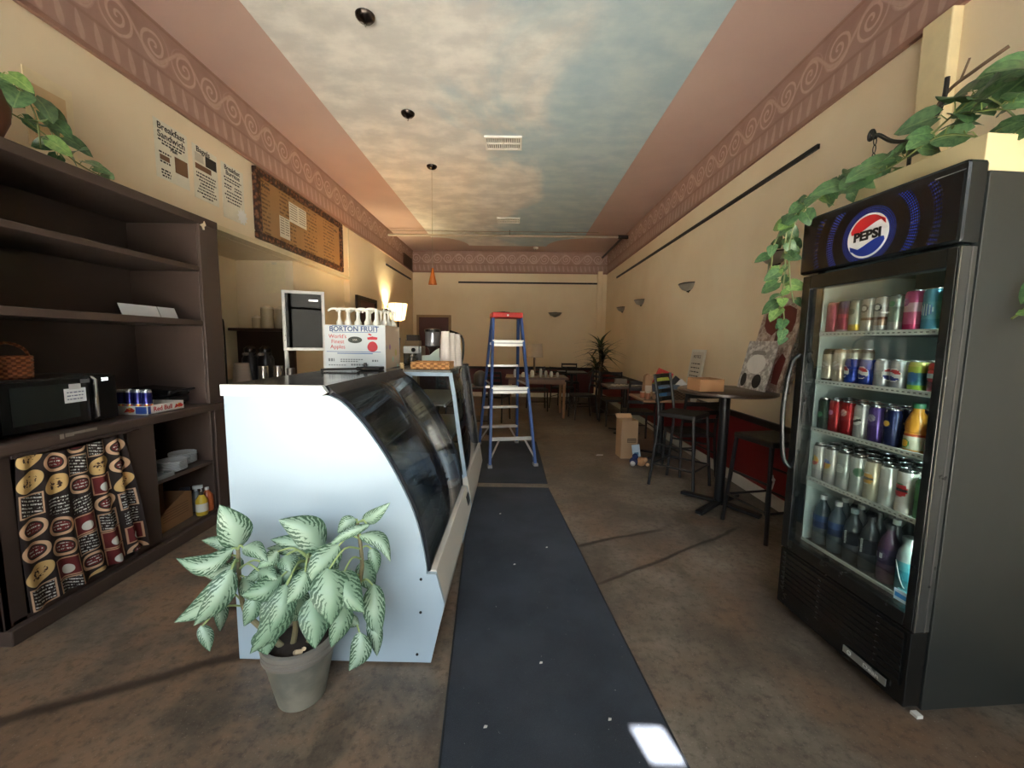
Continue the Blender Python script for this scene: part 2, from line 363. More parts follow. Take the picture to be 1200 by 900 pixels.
# mats
def mat_mat():
    n = NT('charcoal_mat'); a = n.noise(420,2,n.obj(),.7); b = n.noise(2.2,5,n.obj()); sp = n.noise(60,2,n.obj(),.9)
    col = n.mix(n.smooth(b,.3,.7), lin((38,43,52)), lin((56,61,70))); col = n.mix(n.math('MULTIPLY', n.smooth(a,.5,.8), .5), col, lin((88,92,100)))
    col = n.mix(n.smooth(sp,.72,.78), col, lin((150,150,146)))
    return n.fin(col, .85, 0, a, .5, .004)
MM = mat_mat()
def runner(label, edgeL, edgeR):
    t = thing('floor_mat', label, 'mat', (0,0,0))
    n = len(edgeL); top = .009
    def ring(L, Rr, z): return [(x,y,z) for x,y in L]+[(x,y,z) for x,y in reversed(Rr)]
    a = ring(edgeL,edgeR,.001); b = ring(edgeL,edgeR,top); N = len(a); m = MB()
    m.add(a+b, [(i,(i+1)%N,N+(i+1)%N,N+i) for i in range(N)])
    m.add([(x,y,top) for x,y in edgeL]+[(x,y,top) for x,y in edgeR], [(i,i+1,n+i+1,n+i) for i in range(n-1)])
    m.build('carpet', MM, t)
    ins = .005
    m = MB()
    for E,sg in ((edgeL,1),(edgeR,-1)):
        m.tube([(x+sg*ins,y,top-.003) for x,y in E], .005, 6)
    m.build('rubber_edge', mat((30,32,36),.6), t)
    return t
runner('long charcoal runner mat in the foreground beside the curved white case', [(-.13,-.4),(-.218,.9),(-.24,1.2),(-.27,1.61),(-.309,2.15),(-.348,2.69),(-.378,3.1),(-.425,3.77)], [(.75,-.4),(.624,.9),(.594,1.2),(.551,1.61),(.496,2.15),(.441,2.69),(.399,3.1),(.33,3.77)])
runner('dark runner mat under the stepladder, beyond the foreground mat', [(-.44,3.9),(-.46,4.6),(-.5,5.6)], [(.33,3.9),(.32,4.6),(.3,5.6)])
# ceiling fittings
CHR = mat((150,146,140),.22,1); STL = mat((176,176,174),.3,.9); WPL = mat((232,230,222),.45)
DKM = mat((46,42,40),.35,.6)
for i,(x,y,lab) in enumerate(((-1.091,3.05,'nearest dark ceiling canopy without a lamp, large round cup'),(-1.115,4.25,'middle dark ceiling canopy without a lamp, with a small hook'))):
    t = thing('ceiling_canopy', lab, 'lamp fitting', (x,y,ZC-.016), 0, 'pendant fittings on the painted sky')
    MB().lathe([(.068,0),(.066,-.012),(.05,-.03),(.022,-.04),(.012,-.05)],24).build('cup', mat((70,62,58),.25,.9), t, True)
    MB().tube([(0,0,-.05),(0.006,0,-.062),(0,0,-.075),(-.006,0,-.066)],.003,6).build('hook', CHR, t)
t = thing('pendant_lamp', 'small orange glass cone pendant hanging on a long thin cord', 'lamp', (-1.13,5.46,ZC-.016), 0, 'pendant fittings on the painted sky')
MB().lathe([(.068,0),(.066,-.012),(.05,-.03),(.014,-.045)],24).build('cup', mat((70,62,58),.25,.9), t, True)
MB().tube([(0,0,-.04),(0,0,-1.30)],.003,6).build('cord', mat((170,160,140),.4), t)
MB().lathe([(.012,-1.29),(.02,-1.34),(.058,-1.505),(.055,-1.505),(.018,-1.345)],20,cap0=False,cap1=False).build('glass_shade', mat((204,112,48),.25), t, True)
for (x,y,lab) in ((-.18,4.82,'square ceiling air vent nearest the window, white slats'),(-.178,7.72,'square ceiling air vent far back near the pipe')):
    t = thing('ceiling_vent', lab, 'vent', (x,y,ZC-.016), 0, 'air vents in the painted sky')
    f = MB(); 
    for a in ((-.21,.21,-.15,-.125),(-.21,.21,.125,.15),(-.21,-.185,-.125,.125),(.185,.21,-.125,.125),(-.008,.008,-.125,.125),(-.185,.185,-.008,.008)): f.box(a[0],a[1],a[2],a[3],-.022,0)
    f.build('frame', WPL, t, bevel=.002)
    MB().box(-.185,.185,-.125,.125,-.003,-.001).build('dark_back', BLK, t)
    me = None
    for qx in (-1,1):
        for k in range(7):
            o = MB().box(-.0035,.0035,-.055,.055,-.018,-.002, Matrix.Rotation(R(32*qx),4,'Y')).mesh('slat',WPL) if False else None
    sl = MB().box(-.0015,.0015,-.056,.056,-.012,.012).mesh('slat', WPL)
    for qx in (-1,1):
        for qy in (-1,1):
            for k in range(7):
                o = link('slat', sl, t); o.location = (qx*(.022+k*.0245), qy*.067, -.012); o.rotation_euler = (0,R(48)*qx*qy,0)
t = thing('smoke_detector', 'small round white smoke detector at the far end of the ceiling', 'smoke detector', (.43,9.93,ZC))
MB().lathe([(.06,0),(.06,-.02),(.045,-.038),(.0,-.04)],20,cap1=False).build('cover', WPL, t, True); MB().lathe([(.012,-.04),(.01,-.046)],10).build('lens', BLK, t)
# sprinkler pipe across the far ceiling
t = thing('ceiling_pipe', 'pale sprinkler pipe running across the far ceiling with dark branch', 'pipe', (0,8.4,ZC-.13))
MB().tube([(XL+.02,0,0),(2.16,0,0)],.024,10).build('main_pipe', mat((178,164,146),.5), t, True)
MB().tube([(XL+.02,-.12,.05),(1.6,-.12,.05)],.006,6).build('cable', mat((150,132,116),.5), t)
MB().tube([(2.12,0,0),(2.12,1.94,0)],.026,10).build('branch_pipe', mat((40,30,28),.45), t, True)
MB().tube([(2.02,0,0),(2.22,0,0)],.036,10).build('elbow', mat((36,28,26),.45), t, True)
h = MB(); h.tube([(-.17,0,.02),(-.17,0,.13)],.007,6); h.lathe([(.03,.122),(.03,.13)],12,(-.17,0,0)); h.build('hanger', DKM, t)
# left wall vent grille near the back corner
t = thing('wall_grille', 'brown louvred air grille high in the frieze at the back left corner', 'vent', (XL+.012,9.86,3.3))
MB().box(0,.02,-.36,.36,-.14,.14).build('frame', mat((96,70,58),.6), t, bevel=.004)
sl = MB().box(.018,.03,-.32,.32,-.006,.006).mesh('slat', mat((70,48,40),.6))
for k in range(8): o = link('slat', sl, t); o.location = (0,0,-.112+k*.032)
# wall sconces
def sconce(label, loc, rz, lit=False):
    t = thing('wall_sconce', label, 'wall light', loc, rz, 'half bowl wall sconces')
    n = 16; pr = [(.165,.0),(.15,-.03),(.11,-.065),(.05,-.085),(.01,-.088)]
    m = MB()
    for k,(r,z) in enumerate(pr):
        m.v += [(r*math.cos(math.pi*i/n), r*.72*math.sin(math.pi*i/n), z) for i in range(n+1)]
    for k in range(len(pr)-1):
        for i in range(n): m.f.append((k*(n+1)+i,k*(n+1)+i+1,(k+1)*(n+1)+i+1,(k+1)*(n+1)+i)); m.mi.append(0)
    m.build('bowl', mat((150,142,130),.5) , t, True, solid=.005)
    MB().tube([(.168*math.cos(math.pi*i/n), .168*.72*math.sin(math.pi*i/n), 0) for i in range(n+1)],.007,6).build('rim', DKM, t, True)
    MB().box(-.05,.05,0,.012,-.1,.02).build('back_plate', DKM, t, bevel=.003)
    MB().lathe([(.012,-.088),(.016,-.098),(.004,-.112)],10,(0,.006,0)).build('finial', DKM, t, True)
    if lit:
        MB().sphere((0,.05,-.01),.028).build('bulb', glow((255,226,160),30), t, True)
    return t
sconce('grey half bowl wall sconce just left of the drinks cooler', (XR,3.62,2.2), R(90))
sconce('grey half bowl wall sconce above the round bar table and framed paper', (XR,5.43,2.2), R(90))
sconce('grey half bowl wall sconce second from the back on the right wall', (XR,7.46,2.2), R(90))
sconce('grey half bowl wall sconce nearest the back corner on the right wall', (XR,8.76,2.18), R(90))
sconce('half bowl wall sconce on the back wall right of the stepladder', (.975,YB,2.17), R(180))
sconce('half bowl wall sconce on the back wall hidden behind the ladder top', (-.35,YB,2.17), R(180))
s_ = sconce('lit half bowl wall sconce throwing a warm cone up the left wall', (XL,8.2,2.03), R(-90), True)
pl = bpy.data.lights.new('sconce_lamp','SPOT'); pl.energy = 26; pl.color = (1,.78,.42); pl.spot_size = R(110); pl.spot_blend = .8; pl.shadow_soft_size = .05
po = bpy.data.objects.new('sconce_lamp', pl); COL.objects.link(po); po.location = (XL+.1,8.2,2.06); po.rotation_euler = Vector((-.12,0,1)).to_track_quat('-Z','Y').to_euler()
# ------------------------------------------------------------------ left side: shelving hutch with counter
DKW = mat((82,68,62),.42,0,.18,5,bump=.05)
HX = -2.285                                                     # front plane of the hutch
t = thing('shelving_hutch', 'tall dark brown wooden shelving hutch with counter against the left wall', 'hutch', (HX,0,0))
def lb(name, *a, m=DKW, bevel=.004, parent=None): return MB().box(*a).build(name, m, parent or t, bevel=bevel)
Y0,Y1,ZT = 1.66,3.13,2.275; XB = -.52
lb('back_panel', XB-.02,XB,Y0,Y1,.1,ZT)
lb('top_board', XB,.004,Y0,Y1,ZT-.055,ZT)
lb('shelf', XB,-.01,Y0+.03,2.95,1.885,1.92)
lb('shelf', XB,-.01,Y0+.03,2.95,1.535-.042,1.535)
lb('counter', XB,.02,Y0-.01,Y1,.862,.918,bevel=.01)
lb('end_stile', -.02,.0,2.95,Y1,.918,ZT-.055)
lb('inner_side', XB,-.02,2.945,2.965,.918,ZT-.055)
lb('end_stile', -.02,.0,2.99,Y1,.07,.862)
lb('inner_side', XB,-.02,2.97,2.99,.07,.862)
lb('side_panel', XB,.0,Y0,Y0+.03,.07,.862)
lb('side_panel', XB,.0,Y0,Y0+.03,.918,ZT-.055)
lb('front_stile', -.025,.0,Y0+.0,Y0+.09,.07,.862)
lb('front_stile', -.025,.0,2.30,2.475,.07,.862)
lb('divider', XB,-.025,2.44,2.465,.07,.862)
lb('plinth', XB,.03,Y0,Y1,0,.075,bevel=.006)
lb('lower_shelf', XB,-.02,2.465,2.97,.455,.48)
lb('bottom_board', XB,-.0,Y0+.03,2.97,.075,.10)
p = lb('door_panel', XB+.04,-.06,Y0-.02,Y0,.16,.80)
for a in ((XB+.04,-.06,.16,.23),(XB+.04,-.06,.73,.80),(XB+.04,XB+.11,.23,.73),(-.13,-.06,.23,.73)): MB().box(a[0],a[1],Y0-.034,Y0-.02,a[2],a[3]).build('door_rail', DKW, p, bevel=.003)
m = MB(); m.tube([(.006,2.1,.868),(.006,2.40,.868)],.006,8); rod = m.build('curtain_rod', mat((214,212,206),.3,.6), t, True)
m = MB()
for k in range(5): m.box(.0205,.022,1.93+k*.03+random.random()*.02,1.95+k*.035+random.random()*.03,.905-random.random()*.02,.917)
m.build('worn_edge', mat((150,140,130),.6), t)
# printed coffee curtain
def curtain_mat():
    n = NT('coffee_print_cloth'); u = n.xyz(n.uv()); NX,NY = 5.0,6.6
    gx = n.math('MULTIPLY', u[0], NX); gy0 = n.math('MULTIPLY', u[1], NY)
    col_i = n.math('FLOOR', gx); gy = n.math('ADD', gy0, n.math('MULTIPLY', n.math('FRACT', n.math('MULTIPLY', col_i, .37)), 1.0)); row_i = n.math('FLOOR', gy)
    x = n.math('SUBTRACT', n.math('FRACT', gx), .5); y = n.math('SUBTRACT', n.math('FRACT', gy), .5)
    wn = n.n('ShaderNodeTexWhiteNoise', noise_dimensions='2D'); n.t.links.new(n.cxyz(col_i,row_i,0), wn.inputs['Vector']); rnd = wn.outputs['Value']
    tilt = n.math('MULTIPLY', n.math('SUBTRACT', rnd, .5), .7); y2 = n.math('ADD', y, n.math('MULTIPLY', x, tilt))
    def sq(v, k): return n.math('POWER', n.math('DIVIDE', v, k), 2)
    el = n.math('ADD', sq(x,.5), sq(y2,.44)); el2 = n.math('ADD', sq(x,.30), sq(y2,.24))
    bx = n.math('MAXIMUM', n.math('DIVIDE', n.math('ABSOLUTE', x), .45), n.math('DIVIDE', n.math('ABSOLUTE', y), .49))
    lines = n.math('MULTIPLY', n.smooth(n.math('SINE', n.math('MULTIPLY', y2, 42)), .0,.5), n.smooth(n.noise(9,2,n.cxyz(n.math('MULTIPLY', gx, 2.2), n.math('MULTIPLY', gy, .6), 0)), .46,.52))
    cup = n.smooth(n.math('ADD', sq(n.math('ADD', x, .0),.2), sq(n.math('ADD', y, .12),.24)), 1.0,.8)
    blotch = n.smooth(n.noise(7,3,n.cxyz(gx,gy,3)), .5,.56)
    DK,CRM,MRN,W = lin((44,32,30)), lin((226,190,128)), lin((110,34,36)), lin((222,222,216))
    inb = n.smooth(bx,1.0,.97); frame = n.math('MULTIPLY', inb, n.smooth(bx,.84,.88))
    A = n.mix(n.smooth(el,1.0,.93), DK, CRM); A = n.mix(n.math('MULTIPLY', n.smooth(el2,1.0,.9), blotch), A, lin((70,42,34)))                  # cream oval
    B = n.mix(n.math('MULTIPLY', n.smooth(el,1.0,.93), n.smooth(el,.46,.52)), DK, lin((222,184,150))); B = n.mix(n.math('MULTIPLY', n.smooth(el2,1.0,.9), 1), B, MRN); B = n.mix(n.math('MULTIPLY', n.smooth(el2,.8,.6), n.math('MULTIPLY', lines, .9)), B, W)
    C = n.mix(inb, DK, MRN); C = n.mix(frame, C, lin((206,160,130))); C = n.mix(cup, C, W)                                                     # maroon box with white cup
    D = n.mix(n.math('MULTIPLY', lines, n.smooth(bx,.86,.8)), DK, W); D2 = n.mix(frame, D, lin((206,170,140)))                                  # white lettering
    c = n.mix(n.math('GREATER_THAN', rnd, .24), A, D); c = n.mix(n.math('GREATER_THAN', rnd, .42), c, B); c = n.mix(n.math('GREATER_THAN', rnd, .62), c, C); c = n.mix(n.math('GREATER_THAN', rnd, .80), c, D2)
    return n.fin(c, .8, 0, n.noise(200,2,n.uv()), .1, .002)
t = thing('curtain', 'coffee print curtain of cream ovals and maroon boxes hanging under the counter', 'curtain', (HX+.012,0,0))
NXc,NYc = 60,14; m = MB(); vs=[]; uvs=[]
for j in range(NYc+1):
    v = j/NYc
    for i in range(NXc+1):
        u = i/NXc; yl = 1.735+.02*v-.02*math.sin(v*3); yr = 2.25+.09*(1-v); amp = .006+.012*(u**3)+.006*(1-v)
        y = yl+(yr-yl)*u; x = .012+amp*math.sin(u*38+.6*math.sin(v*4))+.008*(1-v)
        z = .855-.02*math.sin(u*math.pi)*v - (1-v)*(.745-.03*u+.008*math.sin(u*20)); vs.append((x,y,z)); uvs.append((u,v))
fs=[(j*(NXc+1)+i,j*(NXc+1)+i+1,(j+1)*(NXc+1)+i+1,(j+1)*(NXc+1)+i) for j in range(NYc) for i in range(NXc)]
m.add(vs,fs); o = m.build('cloth', curtain_mat(), t, True)
uvl = o.data.uv_layers.new(name='UVMap')
for lp in o.data.loops: uvl.data[lp.index].uv = uvs[lp.vertex_index]
m = MB(); m.tube([(.012+.006*math.sin(u*38/40),1.735+.61*u/40,.858) for u in range(41)],.009,6); m.build('top_hem', mat((60,44,40),.8), t, True)
# cream bird ornament and star on the stile
t = thing('bird_cutout', 'tiny cream bird cutout stuck at the top of the dark hutch post', 'ornament', (HX+.002,2.985,2.215))
m = MB(); m.prism([(-.03,-.004),(-.012,-.006),(0,-.03),(.01,-.028),(.008,-.008),(.026,.006),(.02,.02),(.012,.034),(.002,.016),(-.01,.01)],'x',0,.006); m.build('bird', mat((232,222,196),.6), t)
# white folded card on the middle shelf
t = thing('folded_card', 'white folded card tray lying on the middle shelf of the dark hutch', 'card', (-2.42,2.60,1.537), R(0))
c = mat((206,208,214),.5)
M_ = Matrix.Rotation(R(-20),4,'Y')
MB().box(-.002,.002,-.18,.08,.0,.075,Matrix.Translation((.05,0,0))@Matrix.Shear('XZ',4,(0,0)) if False else Matrix.Translation((.05,0,0))@M_).build('long_face', c, t)
MB().box(-.002,.002,.087,.22,.0,.075,Matrix.Translation((.05,0,0))@M_).build('short_face', c, t)
MB().box(-.10,.05,-.18,.22,.0,.003).build('base_sheet', c, t)
# microwave oven with note, basket on top
t = thing('microwave_oven', 'black microwave oven with chrome handle on the hutch counter', 'microwave', (-2.375,1.775,.918))
BK = mat((24,24,26),.22); BKM = mat((30,30,31),.45)
MB().box(-.36,0,0,.56,.012,.272).build('body', BKM, t, bevel=.008)
d = MB().box(0,.022,.01,.40,.02,.266).build('door', BK, t, bevel=.005)
MB().box(.0222,.024,.05,.345,.055,.24).build('door_glass', mat((38,42,40),.08), d)
for k in range(4): MB().lathe([(.014,0),(.014,.012)],10,(-.05 if k%2 else -.31,.05 if k<2 else .5,0)).build('foot', BK, t)
m = MB(); m.tube([(.022,.415,.035),(.045,.415,.045),(.045,.415,.25),(.022,.415,.265)],.009,8); m.build('handle', mat((226,226,226),.18,1), t, True)
cp = MB().box(0,.02,.43,.555,.02,.266).build('control_panel', BK, t, bevel=.003)
text('display_digits','200',.026,(.0206,.49,.245),'+x',glow((225,235,235),1.6),cp)
MB().box(.022,.0235,.36,.405,.235,.255).build('badge', mat((110,110,112),.3), d)
t = thing('note_card', 'white handwritten note clipped to the front of the microwave', 'note', (-2.346,2.045,1.055))
MB().box(0,.002,0,.105,0,.075).build('paper', mat((228,232,238),.7), t)
MB().box(.0,.004,.025,.08,.07,.098).build('clip', mat((200,200,204),.4), t)
m = MB()
for k in range(3):
    y=.012
    while y < .088: wd = random.uniform(.006,.018); m.box(.0021,.0025,y,min(.095,y+wd),.052-k*.018,.057-k*.018); y += wd+.005
m.build('handwriting', mat((58,66,120),.7), t)
def wicker(c1=(176,106,66), c2=(120,66,40), k=160):
    n = NT('wicker'); p = n.xyz(n.obj()); a = n.math('ADD', n.math('ADD', p[0], p[1]), 0)
    h = n.math('MULTIPLY', n.math('SINE', n.math('MULTIPLY', a, k)), n.math('SINE', n.math('MULTIPLY', p[2], k*1.6)))
    return n.fin(n.mix(n.smooth(h,-.4,.5), lin(c2), lin(c1)), .65, 0, h, .6, .004)
t = thing('wicker_basket', 'small brown wicker basket with hoop handle on top of the microwave', 'basket', (-2.50,1.94,1.1905))
WK = wicker()
m = MB()
for k in range(8):
    z = .008+k*.014; e = .062+.0003*k; f = .088+.0005*k
    m.tube([(e*math.cos(a)*(1.25 if abs(math.cos(a))>.8 else 1),f*math.sin(a)*1.05,z) for a in [2*math.pi*i/28 for i in range(28)]],.0082,6,closed=True)
m.build('woven_side', WK, t, True)
MB().lathe([(.055,.002),(.057,.01)],20,sy=1.5).build('base', WK, t)
st = MB()
for i in range(20):
    a = 2*math.pi*i/20; st.tube([(.058*math.cos(a)*1.05,.091*math.sin(a),.004),(.0625*math.cos(a)*1.05,.094*math.sin(a),.112)],.004,5)
st.build('upright', WK, t, True)
m = MB(); m.tube([(0,.096*math.cos(a),.105+.072*math.sin(a)) for a in [math.pi*i/16 for i in range(17)]],[.007]*17,8)
m.tube([(.006*math.sin(i*1.9),.096*math.cos(math.pi*i/48),.105+.006*math.cos(i*1.9)+.072*math.sin(math.pi*i/48)) for i in range(49)],.004,5)
m.build('handle', WK, t, True)
# energy drink cans in their tray
def can_prof(r,h): return [(r*.72,0),(r*.9,.004),(r,.014),(r,h-.016),(r*.86,h-.004),(r*.84,h-.003)]
def make_can(label, r, h, m, group=None, n=18, loc=(0,0,0), rz=0):
    t = thing('drink_can', label, 'can', loc, rz, group)
    MB().lathe(can_prof(r,h),n).build('can_body', m, t, True)
    MB().lathe([(r*.86,h-.003),(r*.86,h),(r*.8,h),(r*.78,h-.004),(0.0005,h-.004)],n,cap0=False,cap1=False).build('lid', mat((196,198,200),.2,1), t, True)
    return t
def emblem(parent, r, zc, R0, regions, a0=0, n=12, name='emblem'):
    """round printed emblem wrapped on a can; regions = function(u,v) -> material index, a0 = facing angle"""
    m = MB(); mats = regions[0]; fn = regions[1]
    for i in range(n):
        for j in range(n):
            c = [((i+di)/n*2-1,(j+dj)/n*2-1) for di,dj in ((0,0),(1,0),(1,1),(0,1))]
            cu = sum(p[0] for p in c)/4; cv = sum(p[1] for p in c)/4
            if cu*cu+cv*cv > 1.02: continue
            m.cur = fn(cu,cv); m.add([((r+.0006)*math.cos(a0-p[0]*R0/r),(r+.0006)*math.sin(a0-p[0]*R0/r),zc+p[1]*R0) for p in c],[(0,1,2,3)])
    return m.build(name, mats, parent)
EN = bands([(0,(178,182,190)),(.08,(40,44,112)),(.30,(190,196,206)),(.42,(44,46,118)),(.9,(190,194,200))],.25,.6)
first = None
for i,(dx,dy) in enumerate(((-.0,.0),(-.055,.0),(-.11,.0),(-.165,.0))):
    lab = ('blue and silver energy drink can at the front corner of the cardboard tray','blue and silver energy drink can second from the front of the tray','blue and silver energy drink can third from the front of the tray','blue and silver energy drink can at the very back of the tray')[i]
    loc = (-2.347+dx,2.51+dy,.9235)
    if first is None:
        first = make_can(lab,.0265,.15,EN,'energy drink cans in the tray',loc=loc)
        for a in (-55,10,70,160): emblem(first,.0265,.045,.014,([mat((196,40,40),.3),mat((240,190,60),.3)],lambda u,v:0 if abs(u)>.3 else 1),R(a),6)
    else: dup(first,loc,label=lab)
t = thing('drinks_tray', 'shallow white cardboard tray with blue and red print on the counter', 'tray', (-2.315,2.475,.918))
TW = mat((232,232,228),.6); 
MB().box(-.21,.0,.0,.27,0,.005).build('base', mat((176,160,136),.7), t)
MB().box(-.003,.0,.0,.27,0,.055).build('front_wall', TW, t); MB().box(-.21,-.207,.0,.27,0,.055).build('back_wall', TW, t)
e1 = MB().box(-.21,.0,-.003,.0,0,.055).build('end_wall', TW, t); MB().box(-.21,.0,.27,.273,0,.055).build('end_wall', TW, t)
MB().box(-.075,-.004,-.0045,-.003,.006,.05).build('blue_print', mat((52,82,160),.5), e1)
MB().lathe([(.017,0),(.017,.0012)],14,M=Matrix.Translation((-.11,-.003,.028))@Matrix.Rotation(R(90),4,'X')).build('yellow_disc', mat((238,178,60),.5), e1)
m = MB(); m.prism([(-.15,.012),(-.128,.04),(-.11,.03),(-.1,.044),(-.078,.028),(-.09,.014),(-.11,.02)],'y',-.0052,-.004); m.build('red_bulls', mat((206,48,40),.5), e1)
fw = [o for o in t.children if o.name.startswith('front_wall')][0]
text('lettering','Red Bull',.042,(.0004,.11,.028),'+x',mat((190,40,48),.5),fw,bold=.0006)
MB().box(.0,.0008,.0,.02,.004,.05).build('blue_print', mat((52,82,160),.5), fw)
MB().lathe([(.015,0),(.015,.0012)],14,M=Matrix.Translation((0,.235,.028))@Matrix.Rotation(R(90),4,'Y')).build('yellow_disc', mat((238,178,60),.5), fw)
m = MB(); m.prism([(.195,.012),(.21,.04),(.225,.03),(.245,.042),(.268,.026),(.255,.014),(.23,.02)],'x',.001,.002); m.build('red_bulls', mat((206,48,40),.5), fw)
# dark sandwich press behind
t = thing('sandwich_press', 'low black sandwich press at the dark far end of the hutch counter', 'press', (-2.56,2.845,.918))
MB().box(-.14,.14,-.09,.09,.02,.07).build('base', BKM, t, bevel=.012); MB().box(-.14,.14,-.09,.09,.08,.13,Matrix.Rotation(R(4),4,'Y')).build('lid', BK, t, bevel=.015)
m = MB(); m.tube([(.14,-.07,.1),(.19,-.07,.12),(.19,.07,.12),(.14,.07,.1)],.008,8); m.build('handle', BKM, t, True)
for a in (-.1,.1):
    for b in (-.07,.07): MB().lathe([(.012,0),(.012,.022)],10,(a,b,0)).build('foot', BK, t)
# plates on the lower shelf, boxes and bottles below
PLT = mat((222,226,230),.25)
def plate(loc, lab, grp, r=.1):
    t = MB(); t.lathe([(r*.55,.0),(r*.6,.003),(r,.016),(r*1.0,.019),(r*.62,.007),(.001,.006)],28,cap1=False)
    o = t.build('plate', PLT, None, True); o.location = loc; return tag(o,lab,'plate',grp)
base = None
for k in range(8):
    z = .481+k*.0085; lab = 'white round plate, %s of the front stack on the shelf under the counter' % ('bottom','second up','third up','fourth up','fifth up','sixth up','seventh up','topmost')[k]
    if base is None: base = plate((-2.39,2.70,z),lab,'plates in the front stack',.088)
    else:
        o = base.copy(); COL.objects.link(o); o.location = (-2.39+random.uniform(-.003,.003),2.70+random.uniform(-.003,.003),z); o['label'] = lab
for k in range(9):
    o = base.copy(); COL.objects.link(o); o.location = (-2.45+random.uniform(-.003,.003),2.868,.481+k*.0085); o.scale = (.95,.95,1)
    o['group'] = 'plates in the far stack'; o['label'] = 'white plate, %s of the far stack beside the white case panel' % ('bottom','second up','third up','fourth up','fifth up','sixth up','seventh up','eighth up','topmost')[k]
for k in range(5):
    o = base.copy(); COL.objects.link(o); o.location = (-2.60,2.60,.481+k*.012); o.scale = (1.15,1.15,1.3)
    o['group'] = 'large dishes at the back'; o['label'] = 'larger pale dish, %s of the pile behind the front plate stack' % ('bottom','second up','third up','fourth up','topmost')[k]
t = thing('linen_bundle', 'crumpled grey beige cloth bundle lying on the large dishes', 'cloth', (-2.58,2.62,.571))
m = MB(); m.sphere((0,0,.035),.06,16,8,(1.7,2.1,.6)); 
m.v = [(x+.012*math.sin(y*60+z*30),y+.012*math.sin(x*50),max(-.004,z+.008*math.sin(x*70+y*40))) for x,y,z in m.v]; m.build('cloth', mat((140,134,116),.85), t, True)
t = thing('tray_stack', 'flat grey plastic serving tray at the front of the plate shelf', 'tray', (-2.35,2.55,.481))
m = MB(); m.box(-.1,.05,-.08,.07,0,.012); m.box(-.1,.05,-.08,-.074,.012,.03); m.box(.044,.05,-.08,.07,.012,.03); m.box(-.1,.05,.064,.07,.012,.03); m.build('tray', mat((138,142,144),.5), t, bevel=.004)
KR = mat((158,118,82),.75,0,.1,12)
t = thing('open_carton', 'open brown cardboard carton on the bottom board beside the curtain', 'box', (-2.42,2.712,.101), R(4))
MB().box(-.14,.06,-.2,.11,0,.004).build('base', KR, t)
MB().prism([(-.2,0),(.11,0),(.11,.19),(.05,.21),(-.13,.14),(-.2,.09)],'x',.056,.06).build('front_wall', KR, t)
MB().box(-.14,-.136,-.2,.11,0,.28).build('back_wall', KR, t); MB().box(-.14,.06,-.2,-.196,0,.09).build('end_wall', KR, t); MB().box(-.14,.06,.106,.11,0,.19).build('end_wall', KR, t)
m = MB()
for k in range(5): m.box(.06,.0606,-.16,.07,.06+k*.018,.064+k*.018)
m.build('printed_lines', mat((116,84,58),.8), t)
t = thing('brown_box', 'plain brown cardboard box corner showing beside the curtain edge', 'box', (-2.40,2.505,.101))
MB().box(-.1,.07,-.028,.0,0,.21).build('body', KR, t, bevel=.003); MB().box(-.02,-.0,-.029,.001,0,.2105).build('tape', mat((176,140,100),.5), t)
def bottle(label, loc, prof, m, capm, capz, capr, lm=None, lz=None, lr=None, grp=None, n=16, caph=.018):
    t = thing('bottle', label, 'bottle', loc, 0, grp)
    MB().lathe(prof,n,cap1=False).build('glass_body' if False else 'bottle_body', m, t, True)
    MB().lathe([(capr,capz),(capr,capz+caph),(capr*.9,capz+caph+.002)],12).build('cap', capm, t, True)
    if lm: MB().lathe([(lr+.0008,lz[0]),(lr+.0008,lz[1])],n,cap0=False,cap1=False).build('label', lm, t, True)
    return t
def spray(label, loc, body, trig):
    t = thing('spray_bottle', label, 'bottle', loc, R(30))
    MB().lathe([(.036,0),(.038,.01),(.038,.10),(.02,.135),(.014,.15)],16).build('bottle_body', body, t, True)
    m = MB(); m.box(-.018,.045,-.012,.012,.165,.19); m.tube([(0,0,.15),(0,0,.168)],.012,8); m.build('nozzle', trig, t, bevel=.003)
    m = MB(); m.tube([(.03,0,.165),(.036,0,.15),(.028,0,.13)],.004,6); m.build('trigger', trig, t, True); return t
spray('dark blue spray bottle standing behind the open carton under the counter', (-2.48,2.88,.101), mat((50,60,92),.3), mat((40,44,60),.4))
spray('clear spray bottle with white trigger beside the dark blue one', (-2.42,2.925,.101), mat((150,160,168),.2), mat((222,226,228),.4))
bottle('yellow bottle with white label in front of the open carton flap', (-2.318,2.85,.101), [(.034,0),(.038,.01),(.038,.11),(.02,.14),(.012,.155)], mat((206,178,60),.35), mat((70,60,50),.4), .15,.014, mat((226,224,214),.5),(.03,.09),.038,'cleaning bottles under the counter')
bottle('orange cleaning bottle nearest the white case panel under the counter', (-2.335,2.928,.101), [(.034,0),(.036,.01),(.036,.12),(.016,.15),(.012,.165)], mat((206,112,66),.3), mat((222,222,222),.4), .16,.014, mat((214,120,70),.5),(.03,.09),.036,'cleaning bottles under the counter')
